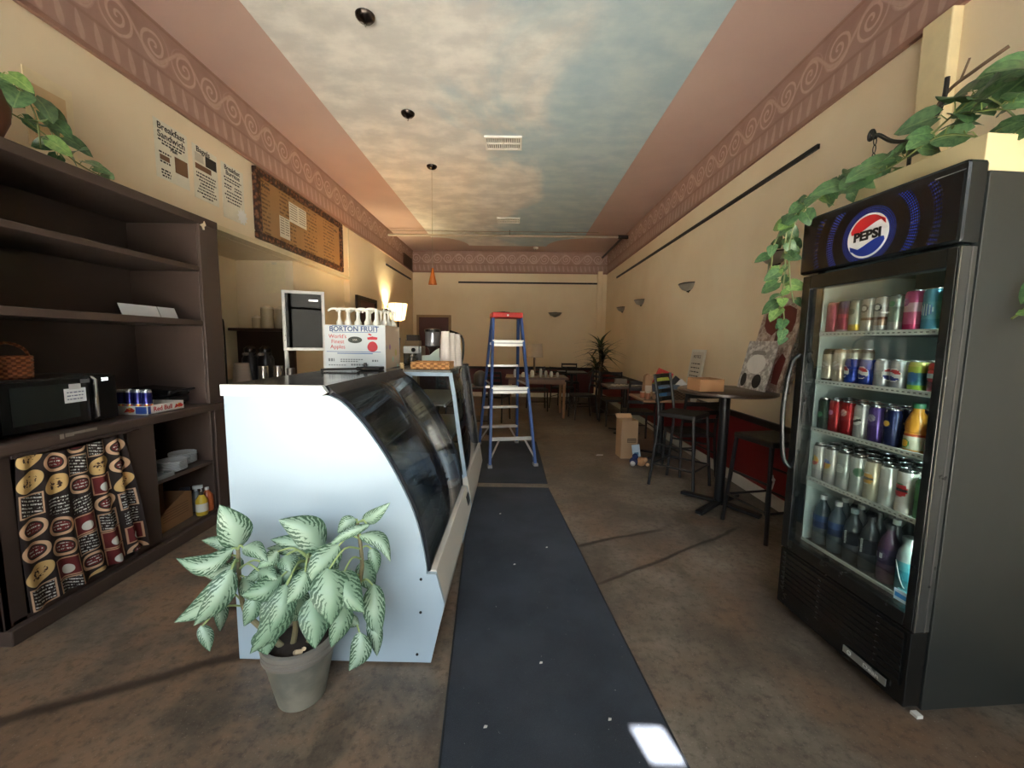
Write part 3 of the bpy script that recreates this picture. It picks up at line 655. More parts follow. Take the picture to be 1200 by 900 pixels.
# ------------------------------------------------------------------ pothos helper
def leaf_green(c1,c2,c3=None):
    n = NT('leaf'); u = n.xyz(n.uv()); v = n.math('ABSOLUTE', n.math('SUBTRACT', u[1], .5))
    col = n.mix(n.smooth(n.noise(5,3,n.obj()),.35,.65), lin(c1), lin(c2))
    if c3: col = n.mix(n.math('MULTIPLY', n.smooth(v,.05,.0), .6), col, lin(c3))
    m = n.fin(col, .38); n.b.inputs['Subsurface Weight'].default_value = 0; return m
POTH = [leaf_green((70,104,70),(104,138,92),(150,176,120)), leaf_green((52,84,54),(80,114,70),(120,150,96)), leaf_green((98,136,74),(132,164,92),(170,190,120))]
def leaf_mesh(m, kind='heart', L=1, W=.8, nu=8, nv=6, droop=.25, fold=.18, name='leaf'):
    vs=[];uv=[];fs=[]
    for i in range(nu+1):
        u = i/nu
        if kind=='heart': wd = W*.5*min(1,1.25*math.sqrt(max(0,u*3.2)))*(1-u**2.2)**.8 if u>0 else W*.16
        elif kind=='strap': wd = W*.5*(.55+.45*math.sin(math.pi*min(1,u*1.1+.15)))*(1-u**4)
        else: wd = W*.5*(math.sin(math.pi*u**.80))**.85*(1-.25*u) if 0<u<1 else 0
        for j in range(nv+1):
            v = j/nv*2-1; back = -.13*L*(abs(v)**1.5)*(1-u)**2*1.6 if kind=='heart' else 0
            vs.append((u*L+back, v*wd, -droop*L*u*u + fold*abs(v)*wd + .03*L*math.sin(u*9+v*3)*abs(v)*.5)); uv.append((u,(v+1)/2))
    for i in range(nu):
        for j in range(nv): fs.append((i*(nv+1)+j,i*(nv+1)+j+1,(i+1)*(nv+1)+j+1,(i+1)*(nv+1)+j))
    me = bpy.data.meshes.new(name); me.from_pydata(vs,[],fs); me.materials.append(m)
    l = me.uv_layers.new(name='UVMap')
    for lp in me.loops: l.data[lp.index].uv = uv[lp.vertex_index]
    for p in me.polygons: p.use_smooth = True
    return me
HEART = [leaf_mesh(POTH[i],'heart',1,.95,6,6,d,f) for i in range(3) for d,f in ((.18,.2),(.4,.1))]
def frame_from(d, up):
    x = Vector(d).normalized(); z = Vector(up); z = (z - x*z.dot(x)); z = z.normalized() if z.length>1e-4 else x.orthogonal().normalized(); y = z.cross(x)
    return Matrix((x,y,z)).transposed()
def put_leaf(parent, me, base, d, up, s):
    o = link('leaf', me, parent); o.matrix_local = Matrix.Translation(base) @ frame_from(d,up).to_4x4() @ Matrix.Diagonal((s,s,s,1)); return o
def pothos_vine(parent, pts, n, size, rnd, out=None, mi=None, face=None):
    P = smoothpath(pts,6); MB().tube(P,.0035,5).build('vine', mat((112,124,70),.5), parent, True)
    for k in range(n):
        q = P[int((k+.5)/n*(len(P)-1))]; s = size*rnd.uniform(.7,1.25); a = rnd.uniform(0,6.28)
        d = Vector((math.cos(a),math.sin(a),rnd.uniform(-.7,.25)))
        if out is not None: d = (d*.75+Vector(out)*.9)
        d.normalize(); b = q + d*s*.35 + Vector((0,0,.01))
        MB().tube([q,(q+b)/2+Vector((0,0,.012)),b],.0018,4).build('petiole', mat((130,146,84),.5), parent, True)
        put_leaf(parent, HEART[(rnd.choice(mi) if mi else rnd.randrange(3))*2+rnd.randrange(2)], b, d+Vector((0,0,-.35)), Vector((rnd.uniform(-.4,.4),rnd.uniform(-.4,.4),1)) if face is None else Vector(face)+Vector((rnd.uniform(-.5,.5),rnd.uniform(-.5,.5),rnd.uniform(-.2,.5))), s)
# potted pothos on the hutch
rn = random.Random(3)
t = thing('potted_pothos', 'trailing green pothos in a brown clay pot on top of the hutch', 'plant', (-2.48,1.885,2.276))
MB().lathe([(.075,0),(.095,.03),(.13,.12),(.135,.18),(.12,.22),(.128,.24),(.118,.24),(.11,.215)],28,cap1=False).build('pot', mat((128,84,66),.6,0,.2,9), t, True)
MB().lathe([(.112,.205),(.02,.22)],20).build('soil', mat((50,38,30),.9), t, True)
pothos_vine(t,[(0,0,.22),(.06,.1,.31),(.1,.2,.26),(.1,.26,.14),(.1,.29,.05)],10,.11,rn,(.4,.5,.1),[0,1],(.8,-.6,.35))
pothos_vine(t,[(0,0,.22),(.08,.03,.30),(.12,.10,.30),(.13,.16,.2),(.12,.18,.05)],9,.11,rn,(.5,.2,0),[0,0,2],(.8,-.6,.35))
pothos_vine(t,[(.02,0,.22),(.1,.2,.14),(.12,.32,.06),(.12,.42,.035),(.12,.5,.03)],9,.08,rn,(.2,.3,.3),[0,1],(.8,-.6,.35))
pothos_vine(t,[(.0,0,.22),(.06,-.08,.34),(.1,-.1,.3)],6,.12,rn,(.5,.1,.2),[0,1],(.8,-.6,.35))
# ------------------------------------------------------------------ signs on the soffit
PAP = mat((232,228,210),.7); INK = mat((52,48,46),.7); BRW = mat((122,88,60),.6)
def sign(label, y0, y1, z0, z1, parts):
    t = thing('paper_sign', label, 'sign', (XL+.001,y0,z0), 0, 'breakfast posters on the soffit')
    W,H = y1-y0,z1-z0
    MB().box(0,.003,0,W,0,H).build('paper', PAP, t)
    for s,sz,y,z in parts.get('t',[]): text('lettering',s,sz,(.0034,y*W,z*H),'+x',INK,t,bold=.001)
    for z,a,b in parts.get('l',[]):
        m = MB(); y = a
        while y < b: wd = random.uniform(.03,.10); m.box(.003,.0036,y*W,min(b,y+wd)*W,z*H-.006,z*H+.006); y += wd+.025
        m.build('text_line', INK, t)
    for (a,b,c,d,mm) in parts.get('b',[]): MB().box(.003,.004,a*W,b*W,c*H,d*H).build('picture', mm, t)
    return t
sign('leftmost paper poster on the soffit, headed Breakfast Sandwich, brown photo block',3.06,3.36,2.585,3.0,{'t':[('Breakfast',.066,.5,.90),('Sandwich',.066,.5,.76),('Plain',.034,.55,.58)],'l':[(.67,.1,.9),(.62,.2,.8),(.30,.12,.42),(.16,.14,.4),(.11,.14,.42),(.06,.16,.4),(.46,.1,.45)],'b':[(.56,.96,.22,.5,BRW),(.12,.4,.33,.42,BRW)]})
sign('middle paper poster on the soffit, headed Bagels, with small dark photos',3.41,3.68,2.56,2.985,{'t':[('Bagels',.06,.42,.93)],'l':[(.49,.1,.9),(.43,.1,.88),(.37,.2,.9),(.31,.25,.8),(.25,.2,.8),(.19,.15,.9),(.13,.1,.9),(.07,.3,.75)],'b':[(.08,.42,.70,.86,mat((200,196,180),.6)),(.5,.96,.68,.88,INK),(.08,.72,.56,.66,BRW)]})
s3 = sign('right paper poster on the soffit, headed Breakfast Burritos, with white starburst',3.73,4.02,2.50,2.98,{'t':[('Breakfast',.055,.48,.93),('Burritos',.055,.5,.84)],'l':[(.75,.1,.9),(.70,.12,.8),(.62,.1,.45),(.62,.55,.9),(.57,.1,.4),(.57,.55,.9),(.50,.2,.85),(.44,.1,.9),(.38,.15,.85),(.32,.2,.8)]})
m = MB(); m.prism([((.05 if k%2 else .075)*math.cos(math.pi*k/10)+.25,(.05 if k%2 else .075)*math.sin(math.pi*k/10)+.07) for k in range(20)],'x',.004,.006); m.build('starburst', mat((240,240,236),.6), s3)
def board_mat():
    n = NT('menu_print'); p = n.xyz(n.obj()); y = n.math('MULTIPLY', p[1], 1); z = p[2]
    row = n.smooth(n.math('SINE', n.math('MULTIPLY', z, 150)), .1,.5); colm = n.smooth(n.math('SINE', n.math('MULTIPLY_ADD', y, 12.5, .4)), -.55,-.3)
    word = n.smooth(n.noise(1,2,n.cxyz(n.math('MULTIPLY', y, 26), n.math('MULTIPLY', n.math('FLOOR', n.math('DIVIDE', n.math('MULTIPLY', z, 150), 6.2832)), 7.3), 0)), .44,.5)
    k = n.math('MULTIPLY', n.math('MULTIPLY', row, colm), n.math('MULTIPLY', word, .75))
    return n.fin(n.mix(k, n.mix(n.noise(5,3,n.obj()), lin((150,114,74)), lin((164,128,86))), lin((84,56,36))), .6)
def carved():
    n = NT('carved_frame'); v = n.n('ShaderNodeTexVoronoi'); v.inputs['Scale'].default_value = 26; n.t.links.new(n.obj(), v.inputs['Vector'])
    return n.fin(n.mix(n.smooth(v.outputs[0],.2,.6), lin((128,84,58)), lin((58,34,26))), .5, 0, v.outputs[0], .6, .01)
t = thing('menu_board', 'large tan menu board in a carved dark wood frame on the soffit', 'menu board', (XL+.001,4.15,2.42))
W,H = 2.02,.70
MB().box(0,.02,.02,W-.02,.02,H-.02).build('board', board_mat(), t)
CV = carved()
for nm,a in (('frame_top',(0,W,H-.075,H)),('frame_bottom',(0,W,0,.075)),('frame_side',(0,.085,.075,H-.075)),('frame_side',(W-.085,W,.075,H-.075))): MB().box(0,.045,*a).build(nm, CV, t, bevel=.012)
text('heading','Menu',.06,(.0206,.2,.56),'+x',INK,t); text('heading','Coffee',.05,(.0206,1.8,.55),'+x',INK,t)
for lab,a in (('white price sheet, upper',(.62,1.0,.34,.56)),('white price sheet, lower',(.42,.62,.12,.35))):
    o = MB().box(.0205,.0225,*a).build('price_sheet', mat((206,204,190),.7), t); o['label'] = lab
    m = MB()
    for k in range(7):
        zz = a[3]-.02-k*.027
        if zz > a[2]+.01:
            m.box(.0226,.0231,a[0]+.015,a[0]+(a[1]-a[0])*.45,zz-.004,zz+.004); m.box(.0226,.0231,a[0]+(a[1]-a[0])*.55,a[1]-.02,zz-.004,zz+.004)
    m.build('text_line', mat((110,104,98),.7), o)
t = thing('faded_picture', 'faded cream picture sheet on the wall behind the pothos', 'picture', (XL+.001,2.27,2.44))
MB().box(0,.006,0,.24,0,.40).build('sheet', mat((238,222,184),.7), t); MB().box(.006,.007,.03,.2,.06,.33).build('print', mat((222,192,146),.7), t)
# ------------------------------------------------------------------ curved pastry case in the foreground
WHP = mat((164,182,196),.32,0,.03,3); CRW = mat((206,200,190),.45,0,.06,5); DG = mat((30,32,38),.35); INT = mat((58,60,66),.5)
GL = glassmat('case_glass',(.62,.68,.74),1.5,.7)
ARC = smoothpath([(p[0],p[1],0) for p in [(-.76,1.176),(-.709,1.150),(-.641,1.079),(-.573,.987),(-.505,.873),(-.436,.728),(-.395,.599),(-.371,.467),(-.368,.418)]],3)
ARC = [(p.x,p.y) for p in ARC]
CY0,CY1 = 1.611,2.68
t = thing('pastry_case', 'white curved glass pastry display case, nearest the viewer, dark empty inside', 'display case', (0,0,0))
END = ARC+[(-.328,.418),(-.292,.28),(-.353,.012),(-1.19,.012),(-1.19,1.176)]
MB().prism(END,'y',CY0,CY0+.02).build('end_panel', WHP, t)
m = MB()
for x,z in ((-.392,.395),(-.395,.245),(-.412,.05)): m.lathe([(.006,0),(.006,.003)],10,M=Matrix.Translation((x,CY0,z))@Matrix.Rotation(R(90),4,'X'))
m.build('screw', mat((40,40,44),.4,.6), t)
far = MB(); far.prism([(x,z) for x,z in ARC if z<.66]+[(-.368,.418),(-.328,.418),(-.292,.28),(-.353,.012),(-1.19,.012),(-1.19,.66)],'y',CY1-.02,CY1); far.build('far_end_panel', WHP, t)
m = MB(); m.prism(ARC+[(-1.17,.418),(-1.17,1.176)],'y',CY1-.012,CY1-.006); m.build('far_end_glass', GL, t)
for yy in (CY0+.022,CY1-.01): MB().tube([(x+.004,yy,z+.004) for x,z in ARC],.009,6).build('glass_trim', DG, t, True)
m = MB(); m.sheet([(x+.009,z+.007) for x,z in ARC],'y',CY0+.02,CY1-.004); m.build('curved_glass', GL, t, True, solid=.006)
MB().prism([(-1.195,1.172),(-.792,1.172),(-.762,1.19),(-.782,1.217),(-1.195,1.217)],'y',CY0-.012,CY0+.012).build('counter_edge', mat((222,222,220),.35,0,.08,30), t)
TOPM = mat((62,62,64),.10,0,.15,6)
MB().box(-1.195,-.775,CY0+.012,2.735,1.172,1.216).build('counter_top', TOPM, t)
MB().prism([(-.775,1.217),(-.765,1.19),(-.775,1.172),(-.70,1.125),(-.69,1.135)],'y',CY0+.022,CY1).build('top_rail', mat((36,36,40),.35), t)
MB().prism([(-.372,.425),(-.33,.425),(-.294,.284),(-.353,.03),(-.40,.03),(-.40,.40)],'y',CY0+.02,CY1-.02).build('front_bumper', CRW, t, bevel=.004)
MB().box(-.405,-.362,CY0+.02,CY1-.02,.424,.438).build('glass_sill', mat((120,122,124),.3,.8), t)
MB().prism([(-.318,.385),(-.304,.325),(-.301,.327),(-.315,.387)],'y',2.555,2.64).build('vent_slot', DG, t)
MB().box(-1.19,-1.17,CY0+.02,CY1-.02,.03,1.172).build('back_doors', mat((44,46,50),.18), t)
MB().box(-1.17,-.40,CY0+.02,CY1-.02,.40,.424).build('deck', mat((96,98,104),.3,.3), t)
MB().box(-1.17,-.74,CY0+.025,CY1-.02,.80,.808).build('glass_shelf', GL, t)
m = MB(); m.tube([(-.74,CY0+.03,.804),(-.74,CY1-.02,.804)],.006,6); m.build('shelf_edge', mat((180,186,190),.3,.6), t)
for y in (1.9,2.4):
    m = MB(); m.bar((-1.16,y,.80),(-.80,y,.80),.012,.02); m.build('shelf_bracket', STL, t)
MB().box(-1.15,-.42,CY0+.03,CY1-.03,.012,.40).build('base_box', INT, t)
# second case behind it
t = thing('display_case', 'second glass display case behind the curved one, white framed end, straight front', 'display case', (0,0,0))
P2 = [(-1.19,1.186),(-.456,1.186),(-.43,1.03),(-.395,.75),(-.352,.46)]; D0,D1_ = 2.765,3.74
def frame_end(y0,y1,nm):
    m = MB()
    for a,b in (((-1.19,1.176),(-.456,1.176)),((-.456,1.186),(-.43,1.03)),((-.43,1.03),(-.395,.75)),((-.395,.75),(-.352,.45)),((-1.18,1.18),(-1.18,.45)),((-.735,1.18),(-.742,.45)),((-1.19,.45),(-.352,.45))):
        m.bar((a[0],(y0+y1)/2,a[1]),(b[0],(y0+y1)/2,b[1]),.026,y1-y0,up=(0,1,0))
    return m.build(nm, WHP if nm=='end_frame' else mat((90,90,92),.4,.4), t, bevel=.003)
frame_end(D0,D0+.024,'end_frame'); frame_end(D1_-.010,D1_,'far_frame')
GL2 = glassmat('clear_case_glass',(.86,.9,.9),1.5,.8)
for y in (D0+.01,D1_-.014): MB().prism(P2+[(-1.19,.46)],'y',y,y+.004).build('end_glass', GL2, t)
MB().sheet(P2[1:],'y',D0+.02,D1_-.02).build('front_glass', glassmat('front_glass',(.62,.66,.68),1.55,2.2), t, True, solid=.006)
MB().box(-1.19,-.452,D0,D1_,1.19,1.205).build('top_board', mat((120,118,112),.25), t)
MB().prism([(-1.19,.02),(-.36,.02),(-.31,.28),(-.335,.45),(-1.19,.45)],'y',D0,D1_).build('base', CRW, t)
MB().box(-1.19,-1.17,D0+.02,D1_-.02,.45,1.17).build('back_panel', mat((196,190,176),.4), t)
for z,x in ((.72,-.45),(.95,-.5)):
    o = MB().box(-1.16,x,D0+.03,D1_-.03,z,z+.008).build('shelf', mat((170,166,158),.3), t)
    MB().box(x-.004,x+.004,D0+.03,D1_-.03,z-.008,z+.014).build('shelf_edge', mat((196,200,202),.3,.5), o)
MB().bar((-.452,D1_+.004,1.19),(-.348,D1_+.004,.45),.008,.006,up=(0,1,0)).build('front_edge', STL, t)
# ------------------------------------------------------------------ things on the cases
def px(P): return P
t = thing('fruit_carton', 'white printed fruit carton on the case counter, holding pump tops', 'box', (-1.265,2.655,1.2175))
W,D,H = .40,.32,.285; CW = mat((206,212,214),.55,0,.04,6)
for nm,a in (('front_wall',(0,W,0,.006,0,H)),('back_wall',(0,W,D-.006,D,0,H)),('side_wall',(0,.006,.006,D-.006,0,H)),('base',(.006,W-.006,.006,D-.006,0,.006))): MB().box(*a).build(nm, CW, t)
n = NT('printed_side'); v = n.n('ShaderNodeTexVoronoi'); v.inputs['Scale'].default_value = 11; n.t.links.new(n.obj(), v.inputs['Vector']); zz = n.xyz(n.obj())[2]
cc = n.mix(n.math('MULTIPLY', n.smooth(v.outputs[0],.34,.22), n.smooth(zz,.2,.17)), lin((206,196,176)), v.outputs['Color']); cc = n.mix(.45, cc, lin((190,150,120)))
sw = MB().box(W-.006,W,.006,D-.006,0,H).build('printed_side_wall', n.fin(cc,.6), t)
BLU = mat((44,96,160),.5); RDI = mat((196,52,62),.5); GRYI = mat((120,128,132),.5)
fr = [o for o in t.children if o.name.startswith('front_wall')][0]
text('lettering','BORTON FRUIT',.046,(.195,-.0004,.258),'-y',mat((48,70,120),.5),fr,bold=.0008)
m = MB()
for a in ((.05,.345,.236,.239),(.05,.345,.278,.281),(.05,.053,.236,.281),(.342,.345,.236,.281)): m.box(a[0],a[1],-.0012,0,a[2],a[3])
m.build('blue_border', BLU, fr)
text('lettering',"World's\nFinest\nApples",.036,(.085,-.0004,.175),'-y',RDI,fr)
m = MB(); m.prism([(.2+.047*math.cos(a),.188+.022*math.sin(a)) for a in [2*math.pi*k/20 for k in range(20)]],'y',-.0012,0); m.build('dark_oval', mat((60,66,58),.5), fr)
text('lettering','USA',.016,(.2,-.0014,.188),'-y',mat((206,206,190),.5),fr)
m = MB(); m.prism([(.315+.034*math.cos(a)*(1-.12*math.sin(a)),.145+.034*math.sin(a)) for a in [2*math.pi*k/20 for k in range(20)]],'y',-.0012,0); m.prism([(.285,.19),(.345,.19),(.35,.205),(.315,.212),(.28,.204)],'y',-.0012,0); m.prism([(.285,.225),(.305,.216),(.313,.22),(.295,.232)],'y',-.0012,0); m.build('red_apple', RDI, fr)
m = MB(); m.box(.01,.37,-.001,0,.108,.1115); m.box(.08,.315,-.001,0,.096,.101); m.build('blue_rule', BLU, fr)
m = MB()
for a in ((.02,.06,.045,.065),(.10,.25,.055,.062),(.10,.22,.042,.049),(.31,.35,.045,.058),(.02,.14,.018,.024),(.17,.29,.018,.03)):
    x = a[0]
    while x < a[1]: m.box(x,min(a[1],x+.012),-.001,0,a[2],a[3]); x += .017
m.build('small_print', GRYI, fr)['kind'] = 'stuff'
# white syrup pump tops standing in the carton
PW = mat((236,234,226),.35)
def pump(loc, rz, lab):
    t = thing('syrup_pump', lab, 'pump', loc, rz, 'white syrup pumps in the fruit carton')
    MB().lathe([(.010,-.27),(.010,-.02),(.019,-.018),(.021,.0),(.021,.02),(.012,.034),(.0085,.05),(.0085,.085),(.013,.09),(.013,.105),(.006,.11)],14).build('collar', PW, t, True)
    m = MB(); m.tube(smoothpath([(0,0,.1),(-.02,0,.108),(-.05,0,.107),(-.066,0,.098),(-.07,0,.09)],4),.0075,8); m.build('spout', PW, t, True)
    return t
pr = random.Random(5); PX = [(.075,.06),(.135,.05),(.20,.055),(.262,.06),(.325,.05),(.11,.13),(.175,.135),(.24,.14),(.305,.13),(.36,.12),(.36,.2),(.30,.22),(.37,.27),(.22,.23)]
p0 = None
for i,(x,y) in enumerate(PX):
    row = 'front row' if i<5 else 'back rows'
    lab = 'white syrup pump, %s in the front row of the fruit carton' % ('first from the left','second from the left','third from the left','fourth from the left','fifth from the left')[i] if i<5 else 'white syrup pump in the back rows of the carton, %s' % ('far left','second from the left','third','middle','right of the middle','near the printed side','behind the middle','at the rear right corner','at the rear centre')[i-5]
    loc = (-1.265+x,2.655+y,1.2175+.286); rz = R(pr.uniform(-25,25)) if i<9 else R(pr.uniform(40,140))
    if p0 is None: p0 = pump(loc,rz,lab)
    else: dup(p0,loc,rz,lab)
# dark utensils on the counter in front of the carton
t = thing('tongs', 'dark serving tongs and a knob lying on the case counter before the carton', 'tongs', (-1.06,2.40,1.2175))
m = MB(); m.bar((-.1,-.03,.008),(.10,.02,.014),.022,.012); m.bar((-.1,.01,.008),(.10,.03,.014),.022,.012); m.sphere((.10,.025,.014),.013); m.build('arms', DKM, t, bevel=.003)
t = thing('card_reader', 'small black card reader with a stub antenna on the case counter', 'device', (-.92,2.52,1.2175))
MB().box(-.06,.075,-.05,.05,0,.022).build('body', DKM, t, bevel=.006); MB().lathe([(.012,.02),(.012,.035),(.008,.045)],10,(-.03,.0,0)).build('knob', BK, t, True)
t = thing('wicker_tray', 'low tan wicker tray on the front of the second display case', 'tray', (-.735,2.80,1.2062))
WT = wicker((214,158,98),(160,106,60),120)
m = MB()
for k in range(4):
    z = .008+k*.0125; m.tube([(0,0,z),(.265,0,z),(.265,.2,z),(0,.2,z)],.0075,6,closed=True)
m.build('woven_side', WT, t, True); MB().box(.004,.262,.004,.196,.001,.008).build('base', WT, t)
m = MB()
for k in range(11): m.tube([(.012+k*.024,-.009,.001),(.012+k*.024,-.009,.052)],.0038,5)
m.build('stake', WT, t, True)
def cup_stack(label, loc, r, h, n=14):
    t = thing('cup_stack', label, 'cups', loc, 0, 'white paper cup stacks')
    MB().lathe([(r,0),(r*1.04,.004),(r*.98,.012),(r*.74,h),(r*.70,h+.003)],18).build('outer_cup', mat((232,222,214),.55), t, True)
    m = MB()
    for k in range(n):
        z = .018+k*.011; rr = r*(.98-.24*z/h)+.0025
        if z<h-.02: m.tube([(rr*math.cos(a),rr*math.sin(a),z) for a in [2*math.pi*i/18 for i in range(18)]],.0016,4,closed=True)
    m.build('cup_rims', mat((240,232,226),.5), t, True)
    return t
cup_stack('white paper cup stack nearest the wicker tray on the second case', (-.54,3.06,1.2062), .043,.27)
cup_stack('middle white paper cup stack of three on the second case', (-.515,3.17,1.2062), .043,.26)
cup_stack('far right white paper cup stack on the second case, beside dark rack', (-.488,3.28,1.2062), .043,.255)
t = thing('lid_rack', 'thin dark curved lid rack behind the paper cup stacks', 'rack', (-.46,3.38,1.2062))
MB().lathe([(.06,0),(.06,.012)],18).build('base', BK, t); m = MB(); m.tube(smoothpath([(0,.0,.01),(.015,0,.12),(0,0,.24),(-.1,0,.285)],5),.009,8); m.build('arm', BK, t, True)
t = thing('tip_card', 'pale mint cardboard holder with a slanted top behind the wicker tray', 'holder', (-.735,3.13,1.2062))
MB().prism([(0,0),(.135,0),(.135,.145),(.10,.125),(.06,.09),(0,.085)],'y',0,.012).build('front', mat((206,222,210),.6), t)
MB().box(0,.135,.012,.09,0,.07).build('body', mat((190,206,196),.6), t)
t = thing('coffee_grinder', 'small coffee grinder with a clear hopper on the second case', 'grinder', (-.70,3.36,1.2062))
MB().lathe([(.05,0),(.05,.03),(.028,.05),(.028,.12),(.045,.15)],18).build('body', mat((50,32,32),.3), t, True)
MB().lathe([(.045,.15),(.062,.16),(.06,.27),(.064,.28)],20,cap1=False).build('hopper', mat((150,150,156),.15,.5), t, True)
MB().lathe([(.066,.275),(.066,.295),(.02,.305)],20).build('lid', BK, t, True)
m = MB(); m.tube([(.06,0,.18),(.10,0,.26),(.105,0,.29)],.008,8); m.build('handle', mat((110,66,60),.4), t, True)
t = thing('espresso_machine', 'chrome and white espresso maker beside the fruit carton', 'coffee machine', (-.93,3.30,1.2062))
MB().box(-.01,.14,.04,.2,0,.155).build('body', mat((150,150,150),.2,.8), t, bevel=.008); MB().box(0,.125,.0,.05,.095,.155).build('head', mat((226,228,222),.35), t, bevel=.006)
MB().lathe([(.018,0),(.018,.004)],16,M=Matrix.Translation((.085,-.001,.125))@Matrix.Rotation(R(90),4,'X')).build('gauge', BK, t)
m = MB(); m.tube([(.07,.02,.095),(.07,.02,.07)],.026,14); m.tube([(.07,0,.075),(.07,-.07,.07)],.009,8); m.build('portafilter', CHR, t, True)
MB().lathe([(.03,0),(.036,.03),(.034,.06)],16,(.07,.0,0)).build('milk_jug', CHR, t, True)
t = thing('paper_bag', 'brown paper bag standing behind the espresso maker', 'bag', (-.98,3.52,1.2062))
MB().prism([(0,0),(.14,0),(.13,.2),(.01,.21)],'y',0,.08).build('bag', mat((146,120,92),.8), t); MB().box(.02,.12,-.002,.082,.2,.25).build('fold', mat((60,50,44),.8), t)
t = thing('blue_tub', 'small slate blue tub by the right side of the fruit carton', 'tub', (-1.08,3.56,1.2062))
MB().lathe([(.045,0),(.05,.2),(.053,.21),(.045,.215)],18).build('tub', mat((70,84,112),.4), t, True); MB().lathe([(.054,.21),(.054,.225),(.01,.23)],18).build('lid', mat((120,124,134),.4), t, True)
# ------------------------------------------------------------------ alcove: back counter and what stands on it
t = thing('back_counter', 'dark back counter in the alcove behind the cases', 'counter', (0,0,0))
MB().box(-3.40,-2.06,3.55,4.78,.88,.925).build('worktop', mat((70,66,64),.3), t, bevel=.006); MB().box(-3.38,-2.10,3.58,4.76,.0,.88).build('cabinet', DKW, t)
for y in (3.6,4.2): MB().box(-2.10,-2.085,y,y+.55,.1,.85).build('door', DKW, t, bevel=.004)
t = thing('glass_merchandiser', 'white framed glass door merchandiser standing on thin legs in the alcove', 'display cabinet', (-2.58,4.44,.9255), R(23))
WM = mat((216,216,214),.3,.3); W,H0,H1 = .43,.355,1.02
for a in ((0,W,0,.03,H1-.035,H1),(0,W,0,.03,H0,H0+.035),(0,.035,0,.03,H0+.035,H1-.035),(W-.035,W,0,.03,H0+.035,H1-.035)): MB().box(*a).build('door_frame', WM, t, bevel=.004)
MB().box(.035,W-.035,.01,.016,H0+.035,H1-.035).build('door_pane', glassmat('mirror_pane',(.35,.36,.36),1.6,.9), t)
MB().box(.01,W-.01,.03,.19,H0,H1).build('cabinet', mat((70,68,66),.5), t)
for x,y in ((.02,.02),(W-.02,.02),(.02,.17),(W-.02,.17)): MB().box(x-.012,x+.012,y-.012,y+.012,0,H0).build('leg', WM, t)
MB().box(.27,.36,.008,.011,H1-.11,H1-.095).build('glow_bar', glow((255,250,240),1.2), t)  # short glowing bar on the face of the door pane
def jar(label, loc, r, h, m, lid=None, cat='jar', nm='canister', grp=None):
    t = thing(nm, label, cat, loc, 0, grp)
    MB().lathe([(r*.96,0),(r,.006),(r,h-.01),(r*.96,h)],20).build('body', m, t, True)
    if lid: MB().lathe([(r*1.02,h),(r*1.02,h+.015),(r*.5,h+.022),(r*.3,h+.04)],20).build('lid', lid, t, True)
    return t
TIN = mat((186,180,176),.22,.9)
jar('left steel tumbler of the pair on the back counter', (-2.55,4.02,.9255),.045,.21,TIN,None,'tumbler','tumbler','steel tumblers on the back counter')
jar('right steel tumbler of the pair on the back counter', (-2.40,4.02,.9255),.045,.215,TIN,None,'tumbler','tumbler','steel tumblers on the back counter')
jar('short darker steel tumbler right of the pair on the back counter', (-2.29,4.05,.9255),.04,.19,mat((120,114,110),.3,.8),None,'tumbler','tumbler','steel tumblers on the back counter')
t = thing('paper_cup', 'tall grey upturned paper cup stack at the left of the back counter', 'cups', (-2.74,3.98,.9255)); MB().lathe([(.09,0),(.088,.006),(.066,.235),(.06,.24)],20).build('cup', mat((170,158,148),.6), t, True); MB().lathe([(.093,.0),(.093,.012)],20).build('rim', mat((180,170,160),.6), t)
for k,(x,lab) in enumerate(((-2.78,'left black airpot with pale pump button on the back counter'),(-2.62,'right black airpot with pale pump button on the back counter'))):
    t = thing('airpot', lab, 'airpot', (x,4.18,.9255), 0, 'black airpots')
    MB().lathe([(.075,0),(.078,.01),(.078,.27),(.06,.31),(.05,.345)],20).build('body', mat((30,30,34),.3), t, True); MB().lathe([(.055,.345),(.058,.38),(.03,.405)],18).build('pump_head', BK, t, True)
    m = MB(); m.box(-.02,.02,-.10,-.04,.31,.335); m.build('spout', mat((150,142,134),.4), t, bevel=.006)
CLR = mat((196,180,150),.25); 
jar('tall clear canister with lid, left on the alcove ledge', (-3.02,4.89,1.5355),.07,.235,CLR,mat((214,200,172),.3),'canister','canister','clear canisters on the ledge')
jar('middle clear canister with lid on the alcove ledge', (-2.86,4.89,1.5355),.072,.225,mat((170,158,136),.25),mat((206,192,164),.3),'canister','canister','clear canisters on the ledge')
jar('short wide clear canister at the right of the alcove ledge', (-3.16,4.9,1.5355),.05,.12,CLR,mat((220,206,180),.3),'canister','canister','clear canisters on the ledge')
t = thing('clear_bin', 'low clear plastic bin on the alcove ledge beside the canisters', 'bin', (-2.78,4.85,1.5355)); MB().prism([(0.02,0),(.2,0),(.22,.15),(0,.15)],'y',0,.1).build('bin', mat((164,150,126),.3), t, bevel=.006); MB().box(-.005,.225,-.005,.105,.15,.16).build('rim', mat((190,176,150),.3), t)
t = thing('wall_rectangle', 'pale flat rectangle on the alcove end wall', 'paper', (-3.10,4.996,1.97)); MB().box(0,.26,-.002,0,0,.36).build('sheet', mat((238,224,190),.7), t); MB().box(.1,.16,-.003,-.002,.34,.37).build('tape', mat((226,216,190),.6), t)  # thin pale rectangle with a small tab at its top edge
t = thing('iron_rack', 'black wrought iron arched rack holding a white sheet in the alcove', 'rack', (-2.72,3.64,1.135))
DK2 = mat((24,20,20),.5)
